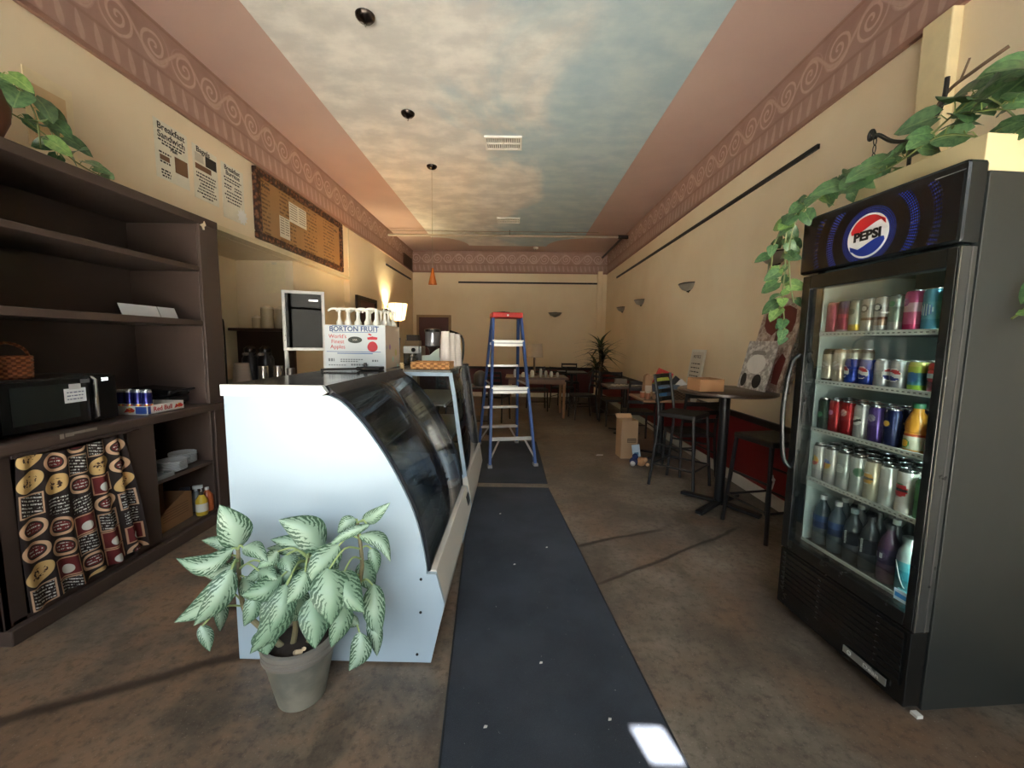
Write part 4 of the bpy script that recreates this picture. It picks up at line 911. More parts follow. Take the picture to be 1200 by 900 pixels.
m = MB(); m.tube(smoothpath([(-.09,0,-.2),(-.09,0,.38),(-.06,0,.46),(0,0,.49),(.05,0,.45),(.07,0,.36),(.07,0,-.2)],5),.008,6); m.tube([(-.05,0,.36),(0,0,.46)],.005,5); m.tube([(.03,0,.36),(0,0,.46)],.005,5); m.tube([(-.09,0,.35),(.07,0,.35)],.006,5); m.build('arch', DK2, t, True)
MB().box(-.06,.03,-.008,-.004,.05,.33).build('sheet', mat((196,186,176),.6), t); MB().box(-.1,.08,-.05,.05,-.205,-.19).build('foot', DK2, t)
# table lamp: uplight floor lamp with a flared lit shade
t = thing('floor_lamp', 'tall floor lamp with a lit flared cream glass shade behind the carton', 'lamp', (-1.76,6.0,0))
MB().lathe([(.13,0),(.13,.015),(.03,.03),(.014,.05),(.012,1.68),(.03,1.70)],20).build('pole', DK2, t, True)
sh = MB(); sh.lathe([(.04,1.70),(.10,1.72),(.118,1.80),(.142,1.95),(.138,1.95),(.114,1.80),(.095,1.725),(.04,1.705)],24,cap0=False,cap1=False); sh.build('glass_shade', glow((255,222,150),1.1), t, True)
m = MB()
for k in range(8): a = 2*math.pi*k/8; m.tube([(.101*math.cos(a),.101*math.sin(a),1.72),(.12*math.cos(a),.12*math.sin(a),1.80),(.144*math.cos(a),.144*math.sin(a),1.95)],.003,5)
m.build('ribs', mat((150,120,70),.5), t, True)
fl = bpy.data.lights.new('floor_lamp_bulb','POINT'); fl.energy = 8; fl.color = (1,.8,.48); fl.shadow_soft_size = .05
fo = bpy.data.objects.new('floor_lamp_bulb', fl); COL.objects.link(fo); fo.location = (-1.76,6.0,1.9)
# ------------------------------------------------------------------ big potted plant before the white panel
t = thing('potted_plant', 'large potted plant with silver striped leaves in a grey clay pot', 'plant', (-.832,1.455,0))
PO = Vector((-.832,1.455,0))
n = NT('grey_clay'); nz = n.noise(7,5,n.obj()); POTM = n.fin(n.mix(n.smooth(nz,.35,.7), lin((104,104,96)), lin((140,136,124))), .45, 0, nz, .1, .004)
MB().lathe([(.078,0),(.086,.004),(.118,.16),(.126,.205)],32,cap1=False).build('pot', POTM, t, True)
MB().lathe([(.126,.2),(.134,.204),(.134,.214),(.128,.218),(.134,.223),(.134,.233),(.128,.237),(.136,.242),(.134,.256),(.12,.258),(.114,.23)],32,cap0=False,cap1=False).build('rim', mat((122,116,108),.4), t, True)
MB().lathe([(.117,.222),(.06,.236),(.001,.24)],24,cap1=False).build('soil', mat((42,32,28),.95,0,.4,40,bump=.4), t, True)
def aglao():
    n = NT('striped_leaf'); u = n.xyz(n.uv()); v = n.math('ABSOLUTE', n.math('SUBTRACT', u[1], .5)); w_ = n.noise(6,3,n.uv())
    ph = n.math('ADD', n.math('MULTIPLY', n.math('SUBTRACT', u[0], n.math('MULTIPLY', v, .8)), 52), n.math('MULTIPLY', w_, 14))
    lean = n.math('MULTIPLY_ADD', v, 4.6, -1.25)                # margins dark green, pale feathering towards the midrib
    dk = n.smooth(n.math('ADD', n.math('ADD', n.math('MULTIPLY', n.math('SINE', ph), .75), lean), n.math('MULTIPLY', n.math('SUBTRACT', w_, .5), 1.6)), -.05, .55)
    base = n.mix(n.smooth(n.noise(3,2,n.obj()),.35,.65), lin((118,148,124)), lin((150,174,154)))
    c = n.mix(dk, base, lin((50,82,60)))
    return n.fin(c, .36)
AG = aglao(); SG = mat((150,170,112),.5); STEM = mat((120,112,84),.6,0,.3,30,bump=.3)
F_,CX_,CY_ = 471.,600.,450.
RC = (cam_rot(.1023, -.0098, .01295) @ Matrix(((1,0,0),(0,-1,0),(0,0,-1))))    # measured viewing frame of the photograph, used only to read leaf positions off
def at(px_,py_,y):                                      # place a point of the room at depth y
    d = RC @ Vector(((px_-CX_)/F_,(py_-CY_)/F_,1)); return Vector((0,0,1.4)) + d*(y/d.y)
LV = [ # crop base, tip, width, depth base, depth tip, bend
 ((322,268),(248,100),108,1.42,1.40,.08),((305,265),(84,302),70,1.40,1.34,-.30),((300,292),(115,300),42,1.43,1.40,-.1),((300,332),(180,362),50,1.40,1.38,-.1),
 ((300,345),(76,545),84,1.36,1.28,-.14),((298,345),(150,558),82,1.34,1.27,-.10),((245,440),(250,580),48,1.44,1.44,-.05),((178,555),(212,655),44,1.33,1.32,-.05),
 ((335,262),(432,318),56,1.38,1.32,-.12),((638,275),(470,158),112,1.42,1.40,.16),((605,285),(440,232),66,1.45,1.44,.08),((565,285),(425,265),44,1.47,1.46,.05),
 ((495,290),(515,355),66,1.38,1.34,-.05),((485,372),(330,442),82,1.36,1.30,-.16),((500,400),(362,664),98,1.34,1.26,-.14),((503,405),(440,585),82,1.30,1.24,-.08),
 ((575,355),(500,476),66,1.30,1.26,-.08),((698,252),(582,404),92,1.36,1.30,.06),((655,340),(668,556),122,1.30,1.24,-.04),((598,448),(608,645),100,1.27,1.22,-.06),
 ((722,470),(668,640),74,1.32,1.27,-.06),((785,168),(893,92),50,1.42,1.40,.05),((765,155),(692,208),56,1.44,1.42,.12),((815,176),(655,262),34,1.40,1.36,.06),
 ((775,215),(893,318),56,1.40,1.36,-.24),((820,262),(842,362),46,1.45,1.45,-.04),((712,348),(792,508),94,1.33,1.28,.12),((785,312),(830,425),76,1.46,1.46,.04),
 ((830,398),(852,606),80,1.42,1.38,.06),((818,518),(842,672),54,1.40,1.37,-.05),((782,582),(735,728),74,1.34,1.31,-.18),((735,528),(776,556),40,1.36,1.36,.05),
 ((415,565),(428,668),84,1.30,1.27,-.03),((540,425),(562,525),76,1.40,1.38,.04),((520,300),(600,330),60,1.44,1.44,.1),((440,330),(345,385),52,1.42,1.40,-.08),
 ((470,275),(390,340),56,1.40,1.38,-.1),((455,330),(520,370),60,1.42,1.4,.08),((395,350),(470,385),56,1.38,1.34,-.06),((560,420),(520,340),60,1.46,1.46,.03),
 ((470,420),(400,560),80,1.38,1.33,-.1),((620,400),(690,520),84,1.38,1.35,.1),((690,380),(740,470),70,1.42,1.41,.1),((530,330),(450,400),70,1.40,1.37,-.1),
 ((600,340),(540,440),80,1.38,1.35,-.05),((380,440),(340,560),64,1.38,1.35,-.12),((340,370),(400,470),54,1.41,1.38,.1),((640,300),(700,340),60,1.45,1.44,.08),
 ((560,480),(500,540),60,1.40,1.38,-.05),((650,500),(610,590),70,1.38,1.35,-.05),((330,300),(270,360),50,1.43,1.42,-.1),((300,270),(180,235),46,1.45,1.45,.1)]
def cp(c,y): return at(180+c[0]/3.2156,560+c[1]/3.2143,y)
trunks = [[(520,655,1.43),(535,560,1.44),(528,470,1.44),(560,360,1.44),(590,300,1.44)],[(500,650,1.42),(400,560,1.43),(345,500,1.42),(325,400,1.41),(318,270,1.41)],[(560,650,1.44),(650,540,1.45),(745,465,1.44),(785,340,1.43),(768,170,1.42)]]
tp = []
for k,tr in enumerate(trunks):
    P = smoothpath([cp((x,y),d)-PO for x,y,d in tr],5); N = len(P); MB().tube(P,[.012-.006*i/N for i in range(N)],8).build('stem', STEM if k==0 else SG if False else STEM, t, True); tp += P[4:]
for k,(b,e,wd,yb,ye,bend) in enumerate(LV):
    B_ = cp(b,yb)-PO; T_ = cp(e,ye)-PO; L = (T_-B_).length; W = wd/3.2156/471*1.36*1.22
    view = (Vector((0,0,1.4))-(B_+PO)).normalized(); ax = (T_-B_).normalized(); side = ax.cross(view).normalized(); nrm = side.cross(ax).normalized()
    vs=[];uv=[];fs=[];nu,nv=14,6; rr = random.Random(k); cup = rr.uniform(-.25,.25); tw = rr.uniform(-.3,.3)
    for i in range(nu+1):
        u = i/nu; wdt = W*.5*(math.sin(math.pi*min(1,u**.74)))**.85*(1-.15*u) if 0<u<1 else 0
        c = B_+(T_-B_)*u + side*(bend*L*math.sin(math.pi*u)*.8) + nrm*(.16*L*math.sin(math.pi*u)) ; s2 = (side*math.cos(tw*u)+nrm*math.sin(tw*u))
        for j in range(nv+1):
            v = j/nv*2-1; vs.append(c + s2*(v*wdt) + nrm*(-.42*wdt*abs(v)+cup*wdt*v*.6+.04*wdt*math.sin(u*16+v*2)*abs(v))); uv.append((u,(v+1)/2))
    for i in range(nu):
        for j in range(nv): fs.append((i*(nv+1)+j,i*(nv+1)+j+1,(i+1)*(nv+1)+j+1,(i+1)*(nv+1)+j))
    me = bpy.data.meshes.new('leaf'); me.from_pydata(vs,[],fs); me.materials.append(AG); l = me.uv_layers.new(name='UVMap')
    for lp in me.loops: l.data[lp.index].uv = uv[lp.vertex_index]
    for p in me.polygons: p.use_smooth = True
    lo = link('leaf', me, t)
    Q = min(tp, key=lambda q: (q-B_).length + (.0 if q.z < B_.z+.02 else .2))
    if (Q-B_).length > .012:
        mid = (Q+B_)/2+Vector((0,0,.25*(Q-B_).length)); MB().tube(smoothpath([Q,mid,B_+(T_-B_)*.06],4),[.0035]*8+[.002],6).build('petiole', SG, t, True)
m = MB(); m.tube([(.02,-.07,.235),(.035,-.085,.25),(.05,-.075,.245)],.009,8); m.tube([(.04,-.05,.235),(.06,-.08,.26)],.007,8); m.build('cut_stub', mat((196,172,140),.7), t, True)
# blue stepladder
LB = mat((58,92,158),.45); ALU = mat((214,214,210),.35,.7)
t = thing('stepladder', 'tall blue stepladder with red top standing on the dark far mat', 'ladder', (-.13,4.95,0.0095), R(11.5))
def lrail(sx,sy,top,bot): return (sx*bot,sy*.535,0),(sx*top,sy*.07,1.685)
for sy,top,bot,nm in ((-1,.17,.262,'rear_leg'),(1,.165,.262,'front_leg')):
    for sx in (-1,1):
        a,b = lrail(sx,sy,top,bot); o = MB().bar(a,b,.03,.06,up=(0,1,0)).build(nm, LB, t, bevel=.003)
        MB().box(a[0]-.024,a[0]+.024,a[1]-.04,a[1]+.04,-.0,.03).build('rubber_foot', mat((150,150,152),.5), o)
def lpt(sx,sy,z,top,bot): a,b = map(Vector,lrail(sx,sy,top,bot)); return a+(b-a)*(z/1.685)
for z,hh in ((1.385,.075),(.84,.075)):
    a,b = lpt(-1,-1,z,.17,.262),lpt(1,-1,z,.17,.262); MB().bar((a.x,a.y-.01,a.z),(b.x,b.y-.01,b.z),.03,hh).build('rear_rung', ALU, t, bevel=.002)
    MB().box(a.x,b.x,a.y-.028,a.y-.024,a.z-.006,a.z+.006).build('rung_groove', mat((140,140,140),.4,.6), t)
a,b = lpt(-1,-1,.30,.17,.262),lpt(1,-1,.30,.17,.262); MB().bar(a,b,.02,.04).build('rear_rung', ALU, t)
for sx in (-1,1): MB().bar((sx*.15,-.47,.29),(sx*.255,-.525,.09),.012,.02).build('brace', ALU, t)
for z in (.26,.54,.82,1.10,1.38):
    a,b = lpt(-1,1,z,.165,.262),lpt(1,1,z,.165,.262); MB().box(a.x,b.x,a.y-.05,a.y+.03,a.z-.018,a.z+.012).build('step', ALU, t, bevel=.003)
for sx in (-1,1): MB().bar((sx*.14,.46,.25),(sx*.25,.52,.06),.012,.02).build('brace', ALU, t)
MB().box(-.185,.185,-.12,.14,1.685,1.75).build('top_cap', mat((206,44,40),.4), t, bevel=.012); MB().lathe([(.012,0),(.012,.003)],10,M=Matrix.Translation((0,-.12,1.715))@Matrix.Rotation(R(90),4,'X')).build('label', WPL, t)
for sx in (-1,1): a = lpt(sx,-1,.9,.17,.262); b = lpt(sx,1,.9,.165,.262); MB().bar(a,b,.006,.022).build('spreader', ALU, t)
# ------------------------------------------------------------------ drinks cooler (local x along its front, away from the viewer; local -y goes into it)
FO = (1.477,1.405,0); FA = R(95.17)
t = fridge = thing('drinks_cooler', 'tall black glass door drinks cooler with round soda emblem on its header', 'refrigerator', FO, FA)
FB = mat((44,47,46),.38,0,.06,6); FD = mat((20,22,22),.25); FI = mat((206,222,216),.4,0,.03,6); FG = mat((58,60,60),.3,.2)
Wd = .655
def fb(name,a,b,d0,d1,z0,z1,m=FB,bevel=.003,parent=None): return MB().box(a,b,-d1,-d0,z0,z1).build(name,m,parent or t,bevel=bevel)
fb('side_wall',-.004,.03,.078,.80,.03,1.988); fb('side_wall',Wd-.03,Wd,.078,.80,.03,1.988); fb('back_wall',.03,Wd-.03,.77,.80,.03,1.988)
fb('top_panel',.03,Wd-.03,.078,.77,1.75,1.988); fb('base_housing',.03,Wd-.03,.078,.77,.03,.372)
fb('inner_wall',.0305,.036,.09,.765,.374,1.748,FI); fb('inner_wall',Wd-.036,Wd-.0305,.09,.765,.374,1.748,FI); fb('inner_back',.036,Wd-.036,.76,.7695,.374,1.748,FI); fb('inner_floor',.036,Wd-.036,.09,.76,.3725,.378,FI); fb('inner_ceiling',.036,Wd-.036,.09,.76,1.742,1.7495,mat((150,160,158),.5))
for s_ in (.05,.58): fb('caster',s_,s_+.04,.1,.16,0,.03,FD)
# door
dr = fb('door_frame',.0,.03,0,.068,.352,1.742,FD); dr['label'] = 'black door frame'
MB().box(Wd-.05,Wd-.004,-.068,0,.352,1.742).build('door_stile', FD, dr, bevel=.003); MB().box(.03,Wd-.05,-.068,0,1.678,1.742).build('door_rail', FD, dr, bevel=.003); MB().box(.03,Wd-.05,-.068,0,.352,.408).build('door_rail', FD, dr, bevel=.003)
MB().box(-.006,-.001,-.066,-.004,.352,1.742).build('edge_profile', FG, dr, bevel=.001)
m = MB(); m.box(-.0075,-.006,-.008,-.004,.352,1.742); m.build('edge_highlight', mat((150,152,150),.25,.8), dr)
MB().box(-.0075,-.006,-.05,-.044,.352,1.742).build('edge_groove', mat((96,98,98),.3,.6), dr)
MB().box(.03,Wd-.05,-.02,-.014,.408,1.678).build('glass_pane', glassmat('cooler_glass',(.93,.96,.95),1.45,.32), dr)
m = MB(); m.tube(smoothpath([(Wd-.02,0,1.36),(Wd-.012,.035,1.30),(Wd-.004,.05,1.07),(Wd-.012,.035,.84),(Wd-.02,0,.78)],6),.011,8); m.build('handle', FD, dr, True)
MB().box(.034,.084,-.0135,-.0125,.432,.475).build('energy_sticker', mat((196,226,240),.4), dr)
st_ = MB().box(.038,.080,-.0125,-.012,.445,.462).build('blue_print', mat((52,140,206),.4), dr)
# header with the emblem
hd = fb('header',-.006,Wd+.02,-.004,.076,1.752,2.022,mat((24,28,30),.22),.012)
def dots():
    n = NT('header_print'); p = n.xyz(n.obj()); dx = n.math('SUBTRACT', p[0], .325); dz = n.math('SUBTRACT', p[2], 1.858)
    r = n.math('SQRT', n.math('ADD', n.math('MULTIPLY', dx, dx), n.math('MULTIPLY', dz, dz)))
    an = n.math('ARCTAN2', dz, dx)
    ring = n.math('SINE', n.math('MULTIPLY', r, 78)); fine = n.math('SINE', n.math('MULTIPLY', r, 900)); rad = n.math('SINE', n.math('MULTIPLY', an, 110))
    k = n.math('MULTIPLY', n.smooth(ring,.0,.9), n.math('MULTIPLY', n.smooth(n.math('ADD', fine, rad), .0,.8), n.smooth(n.math('ABSOLUTE', dx), .29,.16)))
    return n.fin(n.mix(n.math('MULTIPLY', k, .9), lin((10,13,18)), lin((52,74,190))), .2)
MB().box(.004,Wd-.002,.004,.006,1.765,1.985).build('sign_panel', dots(), hd)
def seg(fn, nm, m, y):
    pts = fn; o = MB(); o.prism(pts,'y',y,y+.0012); return o.build(nm, m, hd)
LC = (.325,1.858); LR = .089
def circ(r,a0,a1,n=24): return [(LC[0]+r*math.cos(R(a0+(a1-a0)*k/n)), LC[1]+r*math.sin(R(a0+(a1-a0)*k/n))) for k in range(n+1)]
seg(circ(LR,0,360,40)[:-1],'emblem_disc',mat((240,240,240),.3),.0062)
# viewer looks along -y here, local +x runs to the viewer's left
wave = lambda x,o_: LC[1]+o_+.018*math.sin((x-LC[0])*-26)
r_ = .081
top = circ(r_,22,158); top = [p for p in top]+[(x,wave(x,.034)) for x in [LC[0]-.071+.142*k/12 for k in range(13)]]
seg(top,'emblem_red',mat((206,40,48),.3),.0076)
bot = circ(r_,202,338); bot = bot+[(x,wave(x,-.034)) for x in [LC[0]+.071-.142*k/12 for k in range(13)]]
seg(bot,'emblem_blue',mat((28,58,160),.3),.0076)
text('lettering','PEPSI',.050,(LC[0],.0085,LC[1]+.001),'+y',mat((16,18,24),.3),hd,sx=1.08,bold=.0022)
m = MB(); m.box(-.0015,.09,.0064,.0072,1.987,1.99) ; m.build('worn_line', mat((120,124,120),.4), hd)
# grille
gr = fb('grille',.0,Wd-.004,.004,.072,.045,.345,FD)
lv = MB().box(.02,Wd-.03,.0,.006,-.013,.013, Matrix.Rotation(R(-10),4,'X')).mesh('louvre', FD)
for k in range(8): o = link('louvre', lv, gr); o.location = (0,-.002,.13+k*.027)
pq = MB().box(.06,.245,.004,.009,.077,.106).build('badge', mat((150,156,156),.3,.6), gr)
text('lettering','Dean',.024,(.12,.0094,.0915),'+y',mat((226,230,228),.3),pq,sx=1.3)
m = MB(); m.tube([(.215+.008*math.cos(a),.0094,.0915+.008*math.sin(a)) for a in [2*math.pi*k/16 for k in range(16)]],.0018,5,closed=True); m.build('ring_mark', mat((220,226,226),.3), pq)
m = MB(); m.box(-.008,.018,-.085,-.06,0,.012); m.build('white_tag', WPL, t)
# inside: lights and shelves
for s_ in (.045,): 
    MB().box(s_,s_+.012,-.098,-.086,.45,1.68).build('light_strip', glow((225,245,240),9,'cooler_led'), t)
SZ = [1.464,1.23,.99,.735,.406]; RAIL = mat((226,230,222),.4)
dash = MB().box(-.006,.006,.0,.001,-.0035,.0035).mesh('rail_dash', mat((110,116,110),.5))
for i,z in enumerate(SZ):
    if i<4:
        sh = fb('shelf',.05,Wd-.04,.10,.72,z-.010,z-.004,mat((60,64,62),.4,.4))
    else: sh = fb('shelf',.05,Wd-.04,.10,.72,z-.006,z-.0005,mat((60,64,62),.4,.4))
    rl = MB().box(.05,Wd-.04,-.087,-.079,z-.014,z+.008).build('price_rail', RAIL, sh, bevel=.002)
    if i<4:
        m = MB()
        for k in range(26): m.box(.06+k*.021,.07+k*.021,-.079,-.0783,z-.006,z-.001)
        m.build('rail_marks', mat((120,126,120),.5), sh)['kind'] = 'stuff'
sg2 = fb('info_card',.33,.47,.40,.402,1.655,1.735,mat((84,80,72),.6))
# drinks
ROT = Matrix.Rotation(FA,4,'Z')
def fl_(s,d,z): v = Vector(FO)+(ROT @ Vector((s,-d,0,)))+Vector((0,0,z)); return tuple(v)
ORD = ['first','second','third','fourth','fifth','sixth','seventh','eighth','ninth']
def can_at(kind, s, d, z, r, h, m, lab, grp, deco=None):
    c = make_can(lab, r, h, m, grp, 18, fl_(s,d,z), FA)
    if deco: deco(c)
    return c
W_ = (226,228,222); SV = (190,194,194)
def rowcans(z, spec, grp, shelf, back=2, d0=.122):
    """spec: list of (s, r, h, material, colour words, deco) from far to near"""
    for i,(s,r,h,m,words,deco) in enumerate(spec):
        s += .014
        c = can_at('can', s, d0, z, r, h, m, '%s, %s from handle, %s shelf front' % (words, ORD[i], shelf), grp, deco)
        for k in range(back):
            dup(c, fl_(s, d0+(k+1)*(2*r+.004), z), None, '%s, %s row, %s column, %s shelf' % (words, ('second','third')[k], ORD[i], shelf))
def em(zc, R0, cols, fn, a=90, n=10): return lambda c: emblem(c, c.children[0].data.vertices[0].co.xy.length/.72 if False else c['r'], zc, R0, (cols,fn), R(a), n)
def deco_em(r, zc, R0, cols, fn, a=90, n=10): return lambda c: emblem(c, r, zc, R0, (cols,fn), R(a), n)
RD,BL,WH,DKK,GRN = mat((196,40,46),.3),mat((24,44,130),.3),mat((236,236,232),.3),mat((34,34,36),.3),mat((60,130,84),.3)
BRO,YEL,PNK = mat((130,84,50),.35),mat((232,176,60),.35),mat((208,120,160),.35)
def soda(u,v):
    if u*u+v*v > .84: return 0
    w2 = .18*math.sin(u*3)
    return 1 if v > .28+w2 else (2 if v < -.28+w2 else 0)
def oval(u,v): return 0
def cring(u,v): q = u*u+v*v; return 0 if (q>.35 and not (u<-.3 and False)) else 1
slim = lambda stops,nm='slim_can': bands(stops,.25,.4,nm)
R1 = [(.573,.0285,.155,slim([(0,(180,70,96)),(.5,(206,96,120)),(.9,(190,80,104))]),'rose pink slim can',None),
 (.513,.0285,.155,slim([(0,(206,206,210)),(.14,(150,40,80)),(.5,(196,70,100)),(.62,(110,40,80)),(.8,(70,60,120))]),'berry red slim can with blue top',None),
 (.453,.0285,.155,slim([(0,SV),(.1,(222,190,70)),(.28,(206,212,196)),(.7,(190,200,180))]),'silver slim can with yellow foot',deco_em(.0285,.10,.014,[mat((80,90,80),.4)],oval)),
 (.393,.0285,.155,slim([(0,(206,206,200)),(.2,(226,220,206)),(.38,(150,110,80)),(.46,(216,212,200))]),'silver slim can with brown band and dark ring',deco_em(.0285,.11,.017,[DKK,WH],cring)),
 (.333,.0285,.155,slim([(0,(206,206,204)),(.22,(176,150,130)),(.38,(130,90,70)),(.46,(222,216,208))]),'silver slim can with coffee band and ring',deco_em(.0285,.11,.017,[DKK,WH],cring)),
 (.273,.0285,.155,slim([(0,(190,194,190)),(.3,(156,172,160)),(.7,(180,196,184))]),'plain grey green slim can',deco_em(.0285,.12,.012,[GRN],oval)),
 (.205,.033,.165,slim([(0,(196,60,110)),(.2,(214,110,150)),(.5,(226,190,200)),(.72,(206,90,140))]),'wide pink can with pale middle',deco_em(.033,.12,.016,[mat((120,40,110),.3)],oval,70)),
 (.137,.033,.165,slim([(0,(90,160,190)),(.3,(120,190,214)),(.7,(100,170,200))]),'wide light blue can',deco_em(.033,.085,.022,[mat((60,110,170),.3),mat((190,220,226),.3)],lambda u,v:0 if int((u+1)*5)%2 else 1)),
 (.069,.033,.165,slim([(0,(120,170,50)),(.5,(150,196,70)),(.9,(130,180,60))]),'wide lime green can',None)]
rowcans(SZ[0]-.004, R1, 'cans on the top cooler shelf','top',1)
reg = .122; PB = slim([(0,(26,52,140)),(.06,(30,62,164)),(.93,(34,66,170))]); PS = slim([(0,(180,182,186)),(.5,(200,202,204)),(.9,(186,188,190))])
R2 = [(.573,.029,.165,slim([(0,(90,72,54)),(.12,(226,216,196)),(.6,(214,204,180)),(.85,(66,54,44))]),'tall cream can with dark brown top and foot',deco_em(.029,.09,.018,[DKK,WH],lambda u,v:int((u*3+v*4)+9)%2)),
 (.51,.030,.165,slim([(0,(206,190,166)),(.4,(232,220,200)),(.9,(200,176,146))]),'tall cream can with brown lettering',deco_em(.030,.09,.018,[BRO,WH],lambda u,v:int((u*3-v*4)+9)%2)),
 (.442,.033,reg,PB,'royal blue soda can with round emblem',deco_em(.033,.062,.027,[WH,RD,BL],soda,60,14)),
 (.372,.033,reg,PB,'royal blue soda can, emblem facing the door',deco_em(.033,.062,.027,[WH,RD,BL],soda,90,14)),
 (.302,.033,reg,PS,'plain silver soda can turned sideways',deco_em(.033,.062,.027,[WH,RD,BL],soda,170,14)),
 (.232,.033,reg,PS,'silver soda can, emblem facing the door',deco_em(.033,.062,.027,[WH,RD,BL],soda,90,14)),
 (.162,.033,reg,slim([(0,(150,190,60)),(.25,(80,150,170)),(.65,(176,206,90)),(.85,(214,216,120))]),'lime and blue soda can',deco_em(.033,.06,.02,[mat((50,100,150),.3)],oval)),
 (.092,.033,reg,slim([(0,(120,30,38)),(.5,(150,36,44)),(.8,(190,50,54))]),'dark red soda can',deco_em(.033,.07,.022,[WH,RD],lambda u,v:0 if abs(v)<.4 else 1))]
rowcans(SZ[1]-.004, R2, 'cans on the second cooler shelf','second',2)
R3 = [(.572,.030,.16,slim([(0,(36,60,48)),(.4,(44,74,58)),(.9,(36,60,50))]),'dark green tall can',deco_em(.03,.08,.014,[GRN],oval)),
 (.508,.0315,.16,slim([(0,(170,34,42)),(.5,(196,42,50)),(.9,(180,38,46))]),'bright red tall can',deco_em(.0315,.10,.012,[PNK],oval)),
 (.441,.0315,.16,slim([(0,(176,34,42)),(.5,(200,44,50)),(.9,(184,38,46))]),'bright red tall can with white script',deco_em(.0315,.11,.016,[WH,RD],lambda u,v:int((u+v)*4+9)%2)),
 (.374,.0315,.16,slim([(0,(206,208,206)),(.5,(230,232,230)),(.9,(214,216,214))]),'white tall can with black marks',deco_em(.0315,.085,.02,[DKK,WH],lambda u,v:0 if abs(v+u*.4)<.3 else 1)),
 (.307,.0315,.16,slim([(0,(96,72,150)),(.5,(116,90,170)),(.9,(104,80,160))]),'purple tall can',deco_em(.0315,.11,.016,[WH,mat((116,90,170),.3)],lambda u,v:int((u-v)*4+9)%2)),
 (.240,.0315,.16,slim([(0,(28,34,70)),(.5,(34,42,84)),(.9,(30,36,74))]),'navy tall can',deco_em(.0315,.10,.012,[YEL],oval))]
rowcans(SZ[2]-.004, R3, 'tall cans on the third cooler shelf','third',2)
JP = [(.030,0),(.036,.006),(.036,.075),(.033,.082),(.036,.09),(.035,.12),(.022,.155),(.017,.162),(.017,.178)]
for i,(s,c1,lab) in enumerate(((.177,(206,140,50),'orange juice bottle with green cap on the third cooler shelf'),(.097,(136,72,40),'amber apple juice bottle with green cap on the third cooler shelf'))):
    b = bottle(lab, fl_(s,.14,SZ[2]-.004), JP, mat(c1,.15), mat((40,92,60),.4), .176,.021, slim([(0,(226,222,196)),(.6,(236,232,210)),(.85,(206,90,50))],'paper_label'),(.012,.074),.036,'juice bottles'); b.rotation_euler = (0,0,FA)
    emblem(b,.0372,.035,.018,([YEL if i==0 else RD,mat((70,130,60),.3)],lambda u,v:0 if u*u+v*v<.6 else 1),R(75),8)
    dup(b, fl_(s,.22,SZ[2]-.004), None, lab.replace(' bottle',' bottle in the second row').replace(' on the third cooler shelf',', third shelf'))
tall = .185
R4 = [(.572,.0325,tall,slim([(0,(206,208,206)),(.3,(230,232,226)),(.95,(40,44,44))]),'white tall can with red and yellow picture',deco_em(.0325,.10,.024,[RD,YEL,GRN],lambda u,v:0 if v<-.2 else (1 if u<0 else 2),80)),
 (.503,.0325,tall,slim([(0,(206,208,206)),(.3,(230,232,226)),(.95,(40,44,44))]),'white tall can with blue and orange picture',deco_em(.0325,.10,.024,[mat((70,110,190),.3),YEL,RD],lambda u,v:0 if v>.2 else (1 if u<0 else 2),80)),
 (.434,.0325,tall,slim([(0,(206,210,206)),(.3,(190,200,194)),(.7,(206,214,206)),(.95,(60,66,64))]),'pale silver tall can with faint lettering',deco_em(.0325,.10,.02,[mat((150,166,156),.3),WH],lambda u,v:int(v*5+9)%2)),
 (.365,.0325,tall,slim([(0,(214,226,220)),(.5,(232,238,232)),(.95,(60,66,64))]),'white tall can with green edge picture',deco_em(.0325,.11,.02,[GRN],oval,130)),
 (.296,.0325,tall,slim([(0,(226,222,196)),(.3,(236,230,200)),(.95,(60,60,54))]),'cream tall can with lemon picture',deco_em(.0325,.10,.026,[YEL,DKK,WH],lambda u,v:1 if abs(v)<.22 else (0 if abs(v)<.8 else 2),85)),
 (.227,.0325,tall,slim([(0,(220,226,220)),(.5,(234,238,232)),(.95,(60,62,60))]),'plain white tall can',None),
 (.158,.0325,tall,slim([(0,(226,214,206)),(.3,(234,226,218)),(.95,(56,58,56))]),'white tall can with watermelon picture',deco_em(.0325,.10,.027,[RD,DKK,GRN],lambda u,v:1 if abs(v)<.22 else (0 if v<.75 else 2),88)),
 (.089,.0325,tall-.02,slim([(0,(60,120,70)),(.5,(80,150,84)),(.9,(66,126,74))]),'clear green tall can nearest the hinge',None)]
rowcans(SZ[3]-.004, R4, 'tall cans on the fourth cooler shelf','fourth',2)
BP = [(.032,0),(.037,.006),(.037,.07),(.035,.076),(.037,.082),(.037,.15),(.030,.185),(.016,.21),(.013,.22),(.013,.232)]
def wtr(s,d,c1,lab,lm,capc,em_=None):
    b = bottle(lab, fl_(s,d,SZ[4]), BP, mat(c1,.12,0,.2,20), mat(capc,.35), .228,.0155, lm,(.085,.15),.037,'bottles on the bottom cooler shelf',16,.02); b.rotation_euler = (0,0,FA)
    if em_: emblem(b,.0382,.117,.022,em_,R(95),8)
    return b
LB1,LB2,LB3 = slim([(0,(40,66,120)),(.5,(64,100,160))],'label_blue'),slim([(0,(22,22,24)),(.9,(40,40,42))],'label_black'),slim([(0,(70,44,80)),(.6,(90,60,100))],'label_purple')
wtr(.565,.14,(86,104,110),'clear water bottle with white cap at the far end of the bottom shelf',LB1,(226,230,230))
wtr(.480,.14,(80,96,104),'clear water bottle with white cap, second on the bottom shelf',LB1,(226,230,230))
bq = wtr(.395,.14,(70,78,80),'clear bottle with black label and pale top band on the bottom shelf',LB2,(150,170,176))
